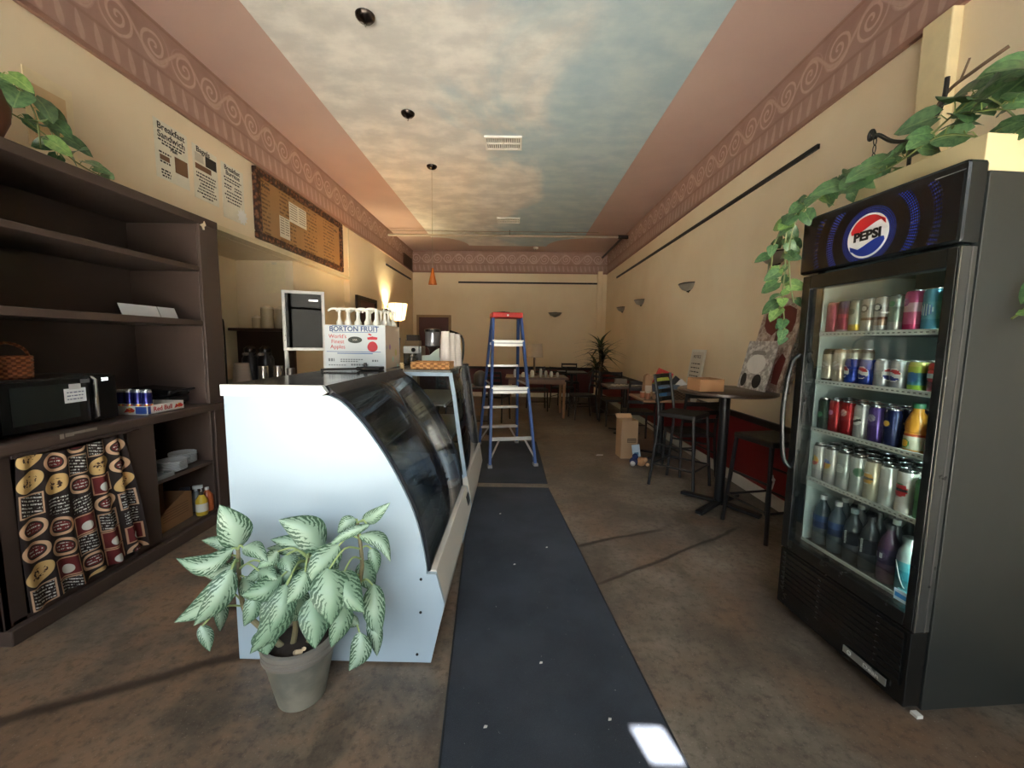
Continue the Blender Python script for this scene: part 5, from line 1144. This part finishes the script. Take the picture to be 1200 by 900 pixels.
for (bb,a) in ((bq,0),): text('lettering','essentia',.020,(0,0,0),'+y',WH,bb,M=Matrix.Translation((0,.0386,.117))@FACE['+y']@Matrix.Rotation(R(90),4,'Z')).location = (0,0,0)
bq = wtr(.315,.14,(64,70,72),'clear bottle with black label, fourth on the bottom shelf',LB2,(30,30,32))
text('lettering','essentia',.020,(0,0,0),'+y',WH,bq,M=Matrix.Translation((0,.0386,.117))@FACE['+y']@Matrix.Rotation(R(90),4,'Z'))
wtr(.230,.14,(84,56,76),'dark purple drink bottle on the bottom cooler shelf',LB3,(28,28,30),([WH,mat((60,40,70),.3)],lambda u,v:0 if (abs(u)<.3 and abs(v)<.5) else 1))
bt = bottle('silver and teal aluminium bottle on the bottom cooler shelf', fl_(.150,.14,SZ[4]), [(.034,0),(.037,.006),(.037,.14),(.034,.17),(.024,.195),(.024,.2),(.024,.215)], slim([(0,(60,150,166)),(.45,(96,176,186)),(.62,(176,190,186))],'teal_bottle'), mat((150,156,150),.3,.8), .213,.026, None,None,None,'bottles on the bottom cooler shelf'); bt.rotation_euler = (0,0,FA)
m = MB(); m.tube([(.0378*math.sin(a),.0378*math.cos(a),.05+.02*math.sin(a*3)+ (a+.6)*.05) for a in [-.6+1.2*k/14 for k in range(15)]],.0015,5); m.build('white_curve', WH, bt)
wtr(.066,.14,(150,176,150),'pale green tinted bottle nearest the hinge on the bottom shelf',None,(210,214,200))
for i,s in enumerate((.525,.44,.355,.275,.19,.11)):
    wtr(s,.22,((80,92,98),(84,94,98),(44,48,50),(60,62,64),(50,40,50),(64,66,66))[i],'dark bottle in the second row of the bottom shelf, %s from the handle side' % ORD[i],None,((226,230,230),(226,230,230),(30,30,32),(200,204,200),(28,28,30),(40,40,40))[i])
    wtr(s+.02,.305,(58,64,66),'bottle in the third row of the bottom shelf, %s from the handle side' % ORD[i],None,(40,42,44))
# ------------------------------------------------------------------ planter on the cooler with trailing pothos
PT = thing('planter', 'cream planter box of trailing pothos on top of the drinks cooler', 'planter', FO, FA)
PC = mat((220,204,160),.6,0,.05,5)
for nm,a in (('front_wall',(.03,.50,-.10,-.085,2.024,2.118)),('back_wall',(.03,.50,-.62,-.605,1.99,2.118)),('side_wall',(.02,.035,-.62,-.085,1.99,2.118)),('side_wall',(.495,.51,-.62,-.085,1.99,2.118))): MB().box(*a).build(nm, PC, PT, bevel=.003)
MB().box(.035,.495,-.605,-.10,1.992,2.0).build('base', PC, PT); MB().box(.035,.495,-.605,-.10,2.0,2.10).build('soil', mat((58,46,36),.95,0,.4,30), PT)
rn = random.Random(11)
pothos_vine(PT,[(.05,-.2,2.10),(.15,-.08,2.17),(.28,-.05,2.13),(.40,-.04,2.11),(.5,-.03,2.09)],18,.09,rn,(.1,.35,.35),[0,0,1],(-.7,.8,.35))
pothos_vine(PT,[(.05,-.35,2.10),(.06,-.12,2.25),(.14,-.10,2.24),(.28,-.08,2.15),(.44,-.04,2.12)],15,.105,rn,(.1,.3,.5),[0,0,1],(-.7,.8,.35))
pothos_vine(PT,[(.3,-.3,2.10),(.45,-.08,2.18),(.58,-.02,2.12),(.70,.04,2.03),(.735,.045,1.93),(.74,.03,1.80),(.745,.03,1.66),(.735,.02,1.56),(.72,.01,1.42)],34,.07,rn,(.25,.25,-.1),[0,1,1,2],(-.7,.8,.35))
pothos_vine(PT,[(.4,-.2,2.10),(.55,-.03,2.13),(.68,.02,2.05),(.72,.03,1.92),(.715,.02,1.75),(.70,.0,1.62)],18,.06,rn,(.3,.2,-.1),[1,1,2],(-.7,.8,.35))
pothos_vine(PT,[(.3,-.3,2.1),(.5,-.06,2.17),(.66,.03,2.09),(.78,.06,1.95),(.80,.06,1.80)],14,.065,rn,(.3,.2,-.1),[0,1],(-.7,.8,.35))
pothos_vine(PT,[(.1,-.4,2.10),(-.02,-.15,2.24),(-.08,-.2,2.22),(-.10,-.3,2.12)],12,.12,rn,(-.3,.3,.5),[0,0,1],(-.7,.8,.35))
pothos_vine(PT,[(.1,-.3,2.10),(.0,-.25,2.30),(-.06,-.35,2.30),(-.1,-.45,2.2)],10,.13,rn,(-.3,.2,.4),[0,0,1],(-.7,.8,.35))
pothos_vine(PT,[(.05,-.5,2.10),(-.07,-.40,2.12),(-.09,-.36,1.95),(-.085,-.31,1.75),(-.07,-.24,1.58),(-.06,-.15,1.50)],10,.085,rn,(-.5,.1,.0),[2,2,1],(-.7,.8,.35))
pothos_vine(PT,[(.2,-.3,2.10),(.16,-.12,2.19),(.06,-.08,2.20),(-.02,-.12,2.17)],10,.10,rn,(-.1,.3,.4),[0,0,1],(-.7,.8,.35))
m = MB(); m.tube([(-.03,-.43,1.97),(-.025,-.43,1.80),(-.03,-.42,1.72)],.003,5); m.tube([(-.03,-.43,1.8),(-.028,-.5,1.8)],.002,5); m.build('dry_stem', mat((196,190,150),.6), PT, True)
t = thing('iron_hook', 'black wrought iron scroll hook with short chain stuck in the planter', 'hook', FO, FA)
m = MB(); m.tube(smoothpath([(.5,-.16,2.33),(.515,-.16,2.37),(.53,-.16,2.36),(.525,-.16,2.335),(.49,-.16,2.34),(.42,-.16,2.28),(.34,-.16,2.25),(.27,-.16,2.28),(.235,-.16,2.34),(.23,-.16,2.42)],5),.008,8); m.build('scroll', BLK, t, True)
m = MB(); m.tube([(.34,-.16,2.25),(.34,-.16,2.101)],.007,6); m.build('stake', BLK, t)
for k in range(4):
    z = 2.318-k*.034; m = MB(); m.tube([(.5+(.007*math.cos(a) if k%2 else 0),-.16+(0 if k%2 else .007*math.cos(a)),z+.018*math.sin(a)) for a in [2*math.pi*i/12 for i in range(12)]],.0022,5,closed=True); m.build('chain_link', DKM, t)
t = thing('dry_twig', 'dry brown twig lying over the iron hook above the planter', 'twig', FO, FA)
m = MB(); m.tube(smoothpath([(.30,-.16,2.262),(.24,-.175,2.37),(.16,-.18,2.40),(.08,-.2,2.43)],5),.006,6); m.build('stem', mat((120,96,76),.8), t, True)
m = MB(); m.tube([(.2,-.178,2.388),(.17,-.17,2.45)],.004,5); m.build('side_shoot', mat((120,96,76),.8), t)
# ------------------------------------------------------------------ right side: bar table, stools, small tables
MET = mat((38,39,42),.38,.3,.15,20); SEAT = mat((30,28,28),.5); WDK = mat((52,40,34),.4,0,.25,6)
t = thing('bar_table', 'tall round dark bar table with a cross foot by the red wainscot', 'table', (1.79,3.42,0))
MB().lathe([(.0,.995),(.37,.995),(.385,1.003),(.385,1.022),(.375,1.03),(.0,1.03)],40,cap0=False,cap1=False).build('tabletop', mat((74,58,48),.35,0,.25,5), t, True)
MB().lathe([(.04,.05),(.04,.99)],18).build('column', MET, t, True); MB().lathe([(.09,.965),(.12,.995)],16).build('top_plate', MET, t)
for k in range(4):
    a = R(38+90*k); c,s = math.cos(a),math.sin(a)
    o = MB().bar((.03*c,.03*s,.04),(.34*c,.34*s,.022),.06,.03).build('foot', MET, t, bevel=.006); MB().lathe([(.014,0),(.014,.014)],10,(.32*c,.32*s,0)).build('glide', mat((150,146,136),.5), o)
t = thing('wooden_box', 'open plain light wooden box on the round bar table', 'box', (1.47,3.20,1.0305), R(6))
BX = mat((178,132,92),.6,0,.12,9)
for nm,a in (('front_wall',(0,.20,0,.01,0,.10)),('back_wall',(0,.20,.19,.2,0,.10)),('side_wall',(0,.01,.01,.19,0,.10)),('side_wall',(.19,.2,.01,.19,0,.10)),('base',(.01,.19,.01,.19,0,.008))): MB().box(*a).build(nm,BX,t,bevel=.001)
o = MB().box(.02,.18,.02,.18,.075,.085).build('contents', mat((110,80,58),.7), t)
def chalk(seed, a, b):
    n = NT('brushed_print'); q = n.noise(seed,5,n.obj(),.7); return n.fin(n.mix(n.smooth(q,.42,.58), lin(a), lin(b)), .7)
LEAN = Matrix.Rotation(R(-13),4,'Y')
def leaning(name, label, loc, rz=0, tilt=13): 
    t = thing(name, label, 'picture', loc, rz); return t, Matrix.Rotation(R(tilt),4,'Y')
# local: board in the y,z plane, facing -x
t, LM = leaning('painted_board', 'large whitewashed board painted with maroon shapes leaning behind the bar table', (2.065,3.17,1.031))
MB().box(0,.012,0,.50,0,.78,LM).build('board', chalk(14,(206,192,180),(150,128,116)), t)
MR = mat((110,44,38),.6,0,.2,9)
def blob(pts, nm, m, x=-.002): return MB().prism(pts,'x',x,x+.0025).xf(LM).build(nm, m, t)
blob([(.06,.50),(.05,.58),(.08,.68),(.18,.72),(.30,.71),(.40,.72),(.45,.66),(.44,.56),(.38,.50),(.30,.47),(.24,.52),(.18,.47)],'maroon_shape',MR)
blob([(.19,.30),(.235,.30),(.25,.56),(.19,.56)],'maroon_neck',mat((96,52,46),.6),-.0035)
blob([(.04,.06),(.03,.28),(.09,.32),(.14,.22),(.12,.07)],'maroon_shape',MR); blob([(.28,.42),(.40,.42),(.42,.36),(.28,.36)],'pale_patch',mat((214,206,200),.6))
t, LM = leaning('drawing_sheet', 'white board with a drawn round plate and two dark ovals before the maroon one', (2.0,3.24,1.031), 0, 12)
MB().box(0,.010,0,.40,0,.42,LM).build('board', chalk(22,(226,224,220),(170,166,162)), t)
ov = lambda cx,cz,rx,rz,n=20: [(cx+rx*math.cos(2*math.pi*k/n),cz+rz*math.sin(2*math.pi*k/n)) for k in range(n)]
blob(ov(.21,.22,.13,.085),'plate_drawing',mat((240,240,236),.6)); blob(ov(.33,.075,.04,.06),'dark_oval',mat((60,56,54),.7)); blob(ov(.14,.075,.06,.06),'dark_oval',mat((60,56,54),.7)); blob([(.1,.30),(.32,.30),(.28,.335),(.14,.335)],'rim_stroke',mat((150,146,142),.7))
t, LM = leaning('picture_board', 'narrow dark edged board leaning half hidden behind the cooler edge', (2.10,3.10,1.031), 0, 10)
MB().box(0,.012,0,.12,0,.40,LM).build('board', chalk(18,(70,60,54),(180,170,160)), t)
def bar_stool(label, loc, rz, back=True, sh=.73):
    t = thing('bar_stool', label, 'stool', loc, rz, 'black metal bar stools')
    MB().box(-.185,.185,-.185,.185,sh-.03,sh+.015).build('seat', SEAT, t, bevel=.012)
    for sx in (-1,1):
        for sy in (-1,1):
            if sy == 1 and back: pts = [(sx*.205,.225,0),(sx*.175,.175,sh*.75),(sx*.17,.172,sh),(sx*.17,.20,sh+.2),(sx*.17,.235,sh+.38)]
            else: pts = [(sx*.205,sy*.215,0),(sx*.17,sy*.165,sh-.02)]
            MB().tube(smoothpath(pts,4) if len(pts)>2 else pts,.0155,8).build('leg', MET, t, True)
    if back:
        for k,z in enumerate((.12,.20,.28,.355)):
            y = .185+.05*(z/.38); MB().tube(smoothpath([(-.17,y,sh+z),(0,y+.03,sh+z),(.17,y,sh+z)],4),.011,6).build('back_slat', MET, t, True) if False else MB().prism([(-.17,y),(0,y+.022),(.17,y),(.17,y+.012),(0,y+.034),(-.17,y+.012)],'z',sh+z-.02,sh+z+.02).build('back_slat', MET, t)
    for z,k in ((.22,.95),(.42,.90)):
        w_ = .205-.035*z/sh; d_ = .215-.05*z/sh
        for a,b in (((-w_,-d_),(w_,-d_)),((w_,-d_),(w_,d_)),((w_,d_),(-w_,d_)),((-w_,d_),(-w_,-d_))):
            if z>.3 and a[1]==b[1]: continue
            MB().tube([(a[0],a[1],z),(b[0],b[1],z)],.010,6).build('stretcher', MET, t, True)
    return t
bar_stool('black ladder back bar stool left of the round bar table', (1.655,3.93,0), R(45))
st2 = bar_stool('black square bar stool without back between bar table and cooler', (1.935,2.98,0), R(12), False, .715)
m = MB(); m.tube([(-.17,-.19,.50),(-.165,-.2,.45),(-.175,-.195,.40)],.006,5); m.sphere((-.17,-.2,.47),.012,8,6); m.build('loose_cord', mat((196,190,180),.5), st2, True)
def dining_chair(label, loc, rz, m=MET, grp='dark ladder back dining chairs', sh=.45):
    t = thing('dining_chair', label, 'chair', loc, rz, grp)
    MB().box(-.2,.2,-.2,.2,sh-.03,sh+.012).build('seat', SEAT, t, bevel=.01)
    for sx in (-1,1):
        MB().tube([(sx*.19,-.2,0),(sx*.18,-.18,sh)],.015,8).build('leg', m, t, True)
        MB().tube(smoothpath([(sx*.2,.24,0),(sx*.185,.19,sh),(sx*.185,.23,sh+.24),(sx*.185,.27,sh+.45)],4),.015,8).build('leg', m, t, True)
    for z in (.16,.25,.34,.425):
        y = .20+.065*z/.45; MB().prism([(-.185,y),(0,y+.025),(.185,y),(.185,y+.014),(0,y+.039),(-.185,y+.014)],'z',sh+z-.022,sh+z+.022).build('back_slat', m, t)
    for a,b in (((-.187,-.19,.2),(.187,-.19,.2)),((-.19,-.19,.25),(-.19,.21,.25)),((.19,-.19,.25),(.19,.21,.25))): MB().tube([a,b],.009,6).build('stretcher', m, t, True)
    return t
ch = dining_chair('dark dining chair with curved back just behind the ladder back bar stool', (1.93,4.42,0), R(185))
def dupc(loc,rz,label): return dup(ch,loc,rz,label)
dupc((1.75,5.72,0),R(178),'dark ladder back chair between the cluttered table and the paper strewn table')
dupc((1.72,6.95,0),R(2),'dark ladder back chair in front of the corner plant')
dupc((1.02,8.75,0),R(150),'dark ladder back chair left of the corner plant, facing away')
dupc((1.35,9.98,0),R(0),'dark chair farthest back near the maroon wainscot')
dupc((1.25,7.5,0),R(-80),'dark chair at the right end of the lamp table')
dupc((.45,8.35,0),R(5),'dark chair on the far side of the lamp table')
dupc((-.35,7.2,0),R(160),'dark chair seen through the legs of the stepladder')
dupc((-1.15,7.35,0),R(120),'dark chair left of the stepladder beside the second case')
def cafe_table(label, loc, w, d, h=.75, top=(74,66,60), grp=None):
    t = thing('cafe_table', label, 'table', loc, 0, grp)
    MB().box(-w/2,w/2,-d/2,d/2,h-.03,h).build('tabletop', mat(top,.35,0,.2,6), t, bevel=.006)
    MB().lathe([(.035,.04),(.035,h-.03)],14).build('column', MET, t, True)
    for k in range(4): a = R(45+90*k); MB().bar((.02*math.cos(a),.02*math.sin(a),.03),(.27*math.cos(a),.27*math.sin(a),.018),.05,.025).build('foot', MET, t, bevel=.004)
    return t
cafe_table('small cafe table heaped with boxes and books behind the bar stool',(1.83,5.0,0),.66,.62,.75,(150,116,92),'square cafe tables')
cafe_table('small cafe table strewn with papers before the corner plant',(1.74,6.36,0),.66,.6,.75,(92,84,78),'square cafe tables')
cafe_table('dark cafe table in the far right corner by the plant',(1.3,9.35,0),.64,.6,.75,(60,52,48),'square cafe tables')
# clutter on the second table
t = thing('framed_notice', 'white framed notice leaning on the right wall above the cluttered table', 'picture', (2.14,4.76,.752))
LM = Matrix.Rotation(R(8),4,'Y')
o = MB().box(0,.015,0,.36,0,.60,LM).build('frame', WHT, t); MB().box(-.002,0,.03,.33,.03,.57,LM).build('sheet', mat((214,210,200),.7), t)
text('lettering','NOTICE',.055,(0,0,0),'-x',INK,t,M=LM@Matrix.Translation((-.0025,.18,.51))@FACE['-x'])
for k in range(7):
    m = MB(); y=.07
    while y<.29: wd=random.uniform(.03,.07); m.box(-.0028,-.002,y,min(.3,y+wd),.42-k*.05,.432-k*.05,LM); y+=wd+.015
    m.build('text_line', INK, t)
def book(label, loc, rx, col, w=.16, h=.22, th=.025):
    t = thing('book', label, 'book', loc, 0, 'books heaped on the cafe table'); M_ = Matrix.Rotation(R(rx),4,'Y')
    MB().box(-w/2,w/2,0,th,0,h,M_).build('cover', mat(col,.5), t, bevel=.002); MB().box(-w/2+.006,w/2+.003,.003,th-.003,.004,h-.004,M_).build('pages', mat((226,220,206),.7), t)
    return t
book('red book at the back of the heap on the cluttered table',(1.80,5.08,.83),22,(196,66,60),.2,.26)
book('yellow green book in the middle of the heap on the cluttered table',(1.77,5.02,.84),40,(186,196,84),.18,.2)
book('dark slim book leaning in the heap on the cluttered table',(1.87,4.98,.80),38,(60,62,66),.1,.24,.015)
book('white book at the right of the heap on the cluttered table',(1.93,4.96,.79),42,(226,226,224),.1,.22,.02)
t = thing('blue_bin', 'small blue patterned bin holding the books on the cluttered table', 'bin', (1.72,4.88,.7505)); 
MB().prism([(0,0),(.26,0),(.28,.16),(-.02,.16)],'y',0,.2).build('bin', mat((88,104,130),.5), t, bevel=.004); MB().box(.02,.12,-.004,.0,.03,.13).build('blue_print', mat((70,130,190),.5), t)
KR2 = mat((176,138,104),.7)
for x,y,s,lab in ((1.585,4.80,.065,'short brown jar nearest the edge of the cluttered table'),(1.66,4.78,.07,'second short brown jar on the cluttered table'),(1.55,4.90,.06,'pale pink jar at the left of the cluttered table')): 
    j = thing('small_jar', lab, 'jar', (x,y,.7505), 0, 'small jars on the cluttered table'); MB().lathe([(.026,0),(.028,.005),(.028,s),(.024,s+.006)],14).build('body', mat((150+random.randint(-10,30),112,84),.5), j, True); MB().lathe([(.027,s+.006),(.027,s+.018)],14).build('lid', mat((206,190,170),.5), j)
t = thing('kraft_bag', 'brown kraft paper bag standing behind the jars on the cluttered table', 'bag', (1.60,5.02,.7505)); MB().prism([(0,0),(.12,0),(.10,.26),(.06,.28),(.02,.26)],'y',0,.09).build('bag', KR2, t); MB().box(.02,.1,-.002,0,.06,.14).build('label', mat((206,196,180),.6), t)
t = thing('glass_vase', 'small clear glass with a brown twist beside the framed notice', 'glass', (2.05,4.62,.7505)); MB().lathe([(.03,0),(.035,.005),(.04,.12),(.037,.12),(.032,.01),(.0,.008)],16,cap1=False).build('glass', mat((190,180,164),.2), t, True); m=MB(); m.tube([(0,0,.02),(.02,0,.14),(.05,0,.17)],.006,5); m.build('twist', mat((130,90,60),.6), t)
t = thing('woven_box', 'dark woven wicker box on the near edge of the cluttered table', 'basket', (1.97,4.77,.7505)); 
MB().box(-.11,.11,-.05,.05,0,.10).build('box', wicker((120,92,66),(70,50,36),120), t, bevel=.004); MB().box(-.115,.115,-.055,.055,.10,.115).build('lid', wicker((110,84,60),(66,48,34),120), t)
# papers on table three
for k,(x,y,rz,c,lab) in enumerate(((1.62,6.25,12,(214,210,200),'loose white paper sheet on the left of the third table'),(1.78,6.2,-18,(196,190,178),'loose grey paper sheet in the middle of the third table'),(1.92,6.3,30,(206,204,196),'loose paper sheet at the wall side of the third table'))):
    t = thing('paper_sheet', lab, 'paper', (x,y,.7505+k*.003), R(rz), 'papers on the third table'); m=MB()
    m.sheet([(-.12+.24*i/8,.004+.018*abs(math.sin(i*1.3+k))) for i in range(9)],'y',-.09,.09); m.build('sheet', mat(c,.7), t, solid=.001); MB().box(-.06,.06,-.05,.05,.0,.003).build('under_sheet', mat((170,160,150),.7), t)
t = thing('napkin_tray', 'dark napkin tray at the back of the third table', 'tray', (1.70,6.52,.7505)); MB().box(-.1,.1,-.06,.06,0,.012).build('base', DKM, t); MB().box(-.09,.09,-.05,.05,.012,.09).build('napkins', mat((150,146,140),.7), t)
# things on the floor by the cafe table
t = thing('tall_carton', 'tall narrow open brown carton on the floor by the cafe table', 'box', (1.30,4.84,0), R(4))
for nm,a in (('front_wall',(0,.205,0,.006,0,.47)),('back_wall',(0,.205,.20,.206,0,.47)),('side_wall',(0,.006,.006,.2,0,.47)),('side_wall',(.199,.205,.006,.2,0,.47)),('base',(.006,.199,.006,.2,0,.006))): MB().box(*a).build(nm, mat((184,150,116),.7,0,.08,9), t)
o = MB().box(.075,.185,-.0015,0,.20,.25).build('dark_stamp', mat((92,74,58),.7), t)
for k in range(2): MB().box(.08,.18,-.0022,-.0014,.21+k*.018,.218+k*.018).build('stamp_line', mat((176,146,114),.7), o)
f_ = MB(); f_.box(0,.205,-.0,.004,.0,.09,Matrix.Translation((0,.2,.47))@Matrix.Rotation(R(-60),4,'X')); f_.build('flap', mat((190,156,122),.7), t)
t = thing('toy_bundle', 'little heap of soft toys with a pale blue paper, by the tall carton', 'toy', (1.44,4.56,0))
for c,r,sc,col,nm in (((.02,0,.05),.055,(1,1,.9),(190,142,102),'tan_body'),((.06,-.02,.075),.03,(1,1,1),(206,164,126),'tan_head'),((-.06,.0,.05),.05,(1,1,1),(52,56,92),'navy_body'),((-.05,-.01,.11),.035,(1,1,1),(44,58,110),'navy_head'),((-.085,-.04,.035),.03,(1,1,1),(206,200,196),'white_paw'),((.085,-.04,.025),.022,(1.2,1,1),(214,176,140),'tan_paw')):
    m = MB(); m.sphere(c,r,14,9,sc if False else (1,1,1)); m.build(nm, mat(col,.9,0,.2,60), t, True)
MB().box(-.05,.04,.035,.045,.09,.24,Matrix.Rotation(R(-8),4,'Y')).build('paper_packet', mat((196,216,230),.6), t); MB().box(-.03,.02,.033,.036,.12,.15,Matrix.Rotation(R(-8),4,'Y')).build('blue_print', mat((80,130,170),.6), t)
t = thing('paper_scrap', 'small white paper scrap on the concrete floor left of the carton', 'scrap', (1.02,4.95,0.0)); MB().prism([(0,0),(.09,.01),(.1,.05),(.03,.06)],'z',0,.004).build('scrap', mat((206,202,196),.7), t)
# corner plant
t = thing('corner_plant', 'dark strap leaved corn plant in the far right corner', 'plant', (1.70,8.2,0))
MB().lathe([(.13,0),(.15,.02),(.18,.30),(.185,.33),(.165,.33),(.155,.28)],24,cap1=False).build('pot', mat((70,52,44),.5), t, True); MB().lathe([(.16,.27),(.01,.285)],18).build('soil', mat((40,32,28),.9), t)
rp = random.Random(4); STR = [leaf_mesh(leaf_green(c1,c2),'strap',1,.16,12,2,dr,.3) for c1,c2,dr in (((34,50,30),(52,70,40),1.0),((28,42,28),(44,60,36),.7),((48,60,36),(70,84,48),1.3))]
for k,(x,y,h) in enumerate(((0,0,1.30),(.05,.04,1.12),(-.05,.03,.92))):
    MB().tube([(x*.6,y*.6,.26),(x,y,h*.7),(x*1.3,y*1.3,h)],.018,8).build('cane', mat((84,70,52),.8,0,.3,30), t, True)
    for i in range(24):
        a = 2.4*i+k; el = rp.uniform(.35,1.5); d = (math.cos(a)*math.cos(el),math.sin(a)*math.cos(el),math.sin(el)); put_leaf(t, STR[rp.randrange(3)], (x*1.3,y*1.3,h-.10+.006*i), d, (0,0,1), rp.uniform(.27,.44))
# lamp table at the back
t = thing('dining_table', 'long wooden dining table with pale legs set with glassware at the back', 'table', (.42,7.75,0))
TW2 = mat((132,98,74),.45,0,.15,8)
MB().box(-.62,.55,-.38,.38,.73,.765).build('tabletop', mat((104,76,58),.35,0,.2,6), t, bevel=.006); MB().box(-.56,.49,-.33,.33,.64,.73).build('apron', TW2, t)
for x in (-.55,.46):
    for y in (-.32,.30): MB().prism([(-.03,.68),(.03,.68),(.018,0),(-.018,0)],'y',y-.0,y+.05).xf(Matrix.Translation((x+.02,0,0))).build('leg', mat((168,130,96),.5), t, bevel=.004)
t = thing('table_lamp', 'table lamp with a white drum shade on the dining table at the back', 'lamp', (.36,7.95,.7655))
MB().lathe([(.08,0),(.08,.02),(.03,.04),(.022,.06),(.022,.34),(.012,.36),(.012,.40)],16).build('base', mat((96,76,58),.5), t, True)
MB().lathe([(.165,.36),(.145,.62)],28,cap0=False,cap1=False).build('drum_shade', mat((206,190,166),.7), t, True); m = MB(); m.tube([(.166*math.cos(a),.166*math.sin(a),.36) for a in [2*math.pi*k/28 for k in range(28)]],.004,5,closed=True); m.build('shade_rim', mat((176,160,136),.6), t)
GLS = mat((206,206,206),.12,.2)
for k,(x,y,h,r,lab) in enumerate(((.46,7.5,.16,.03,'tall clear bottle nearest the lamp on the back table'),(.56,7.55,.12,.035,'clear tumbler left of two on the back table'),(.66,7.52,.11,.035,'clear tumbler middle of the back table'),(.78,7.56,.09,.03,'small cup at the right end of the back table'),(.15,7.5,.09,.05,'stack of white saucers at the left of the back table'),(-.02,7.55,.14,.03,'slim pale bottle seen between the ladder legs'),(.3,7.5,.13,.04,'white jug before the lamp on the back table'))):
    j = thing('glassware', lab, 'glass', (x,y,.7655), 0, 'glassware on the back table'); MB().lathe([(r*.8,0),(r,.01),(r,h*.7),(r*.6,h),(r*.55,h)],14).build('body', GLS if k not in (4,6) else WHT, j, True)
t = thing('serving_stand', 'dark serving stand with chrome urn behind the second case', 'stand', (-.62,6.2,0)); MB().box(-.25,.25,-.22,.22,.70,.735).build('top', WDK, t, bevel=.005)
for x in (-.22,.22):
    for y in (-.19,.19): MB().box(x-.02,x+.02,y-.02,y+.02,0,.70).build('leg', WDK, t)
MB().box(-.23,.23,-.2,.2,.2,.22).build('shelf', WDK, t)
t = thing('coffee_urn', 'dull chrome urn on the dark stand behind the second case', 'urn', (-.55,6.15,.736)); MB().lathe([(.09,0),(.10,.02),(.10,.17),(.07,.21),(.02,.235)],20).build('body', mat((110,108,110),.3,.8), t, True); m=MB(); m.tube([(.1,0,.05),(.15,0,.05),(.155,0,.03)],.01,8); m.build('tap', CHR, t, True)
# litter specks on the mat
for k,(x,y) in enumerate(((-.12,3.15),(.22,2.62),(.0,2.4),(.12,1.62),(.36,1.36),(-.1,1.32))):
    o = MB().prism([(0,0),(.012,.002),(.014,.009),(.003,.010)],'z',0.0092,.0125).build('paper_fleck', mat((216,212,204),.8)); o.location = (x,y,0)
    tag(o, 'tiny white paper fleck on the runner mat, %s' % ('farthest from viewer','near the right edge, far half','in the middle of its far half','right of centre in the near half','nearest the sunlit patch','nearest the plant pot')[k], 'litter', 'flecks on the runner mat')
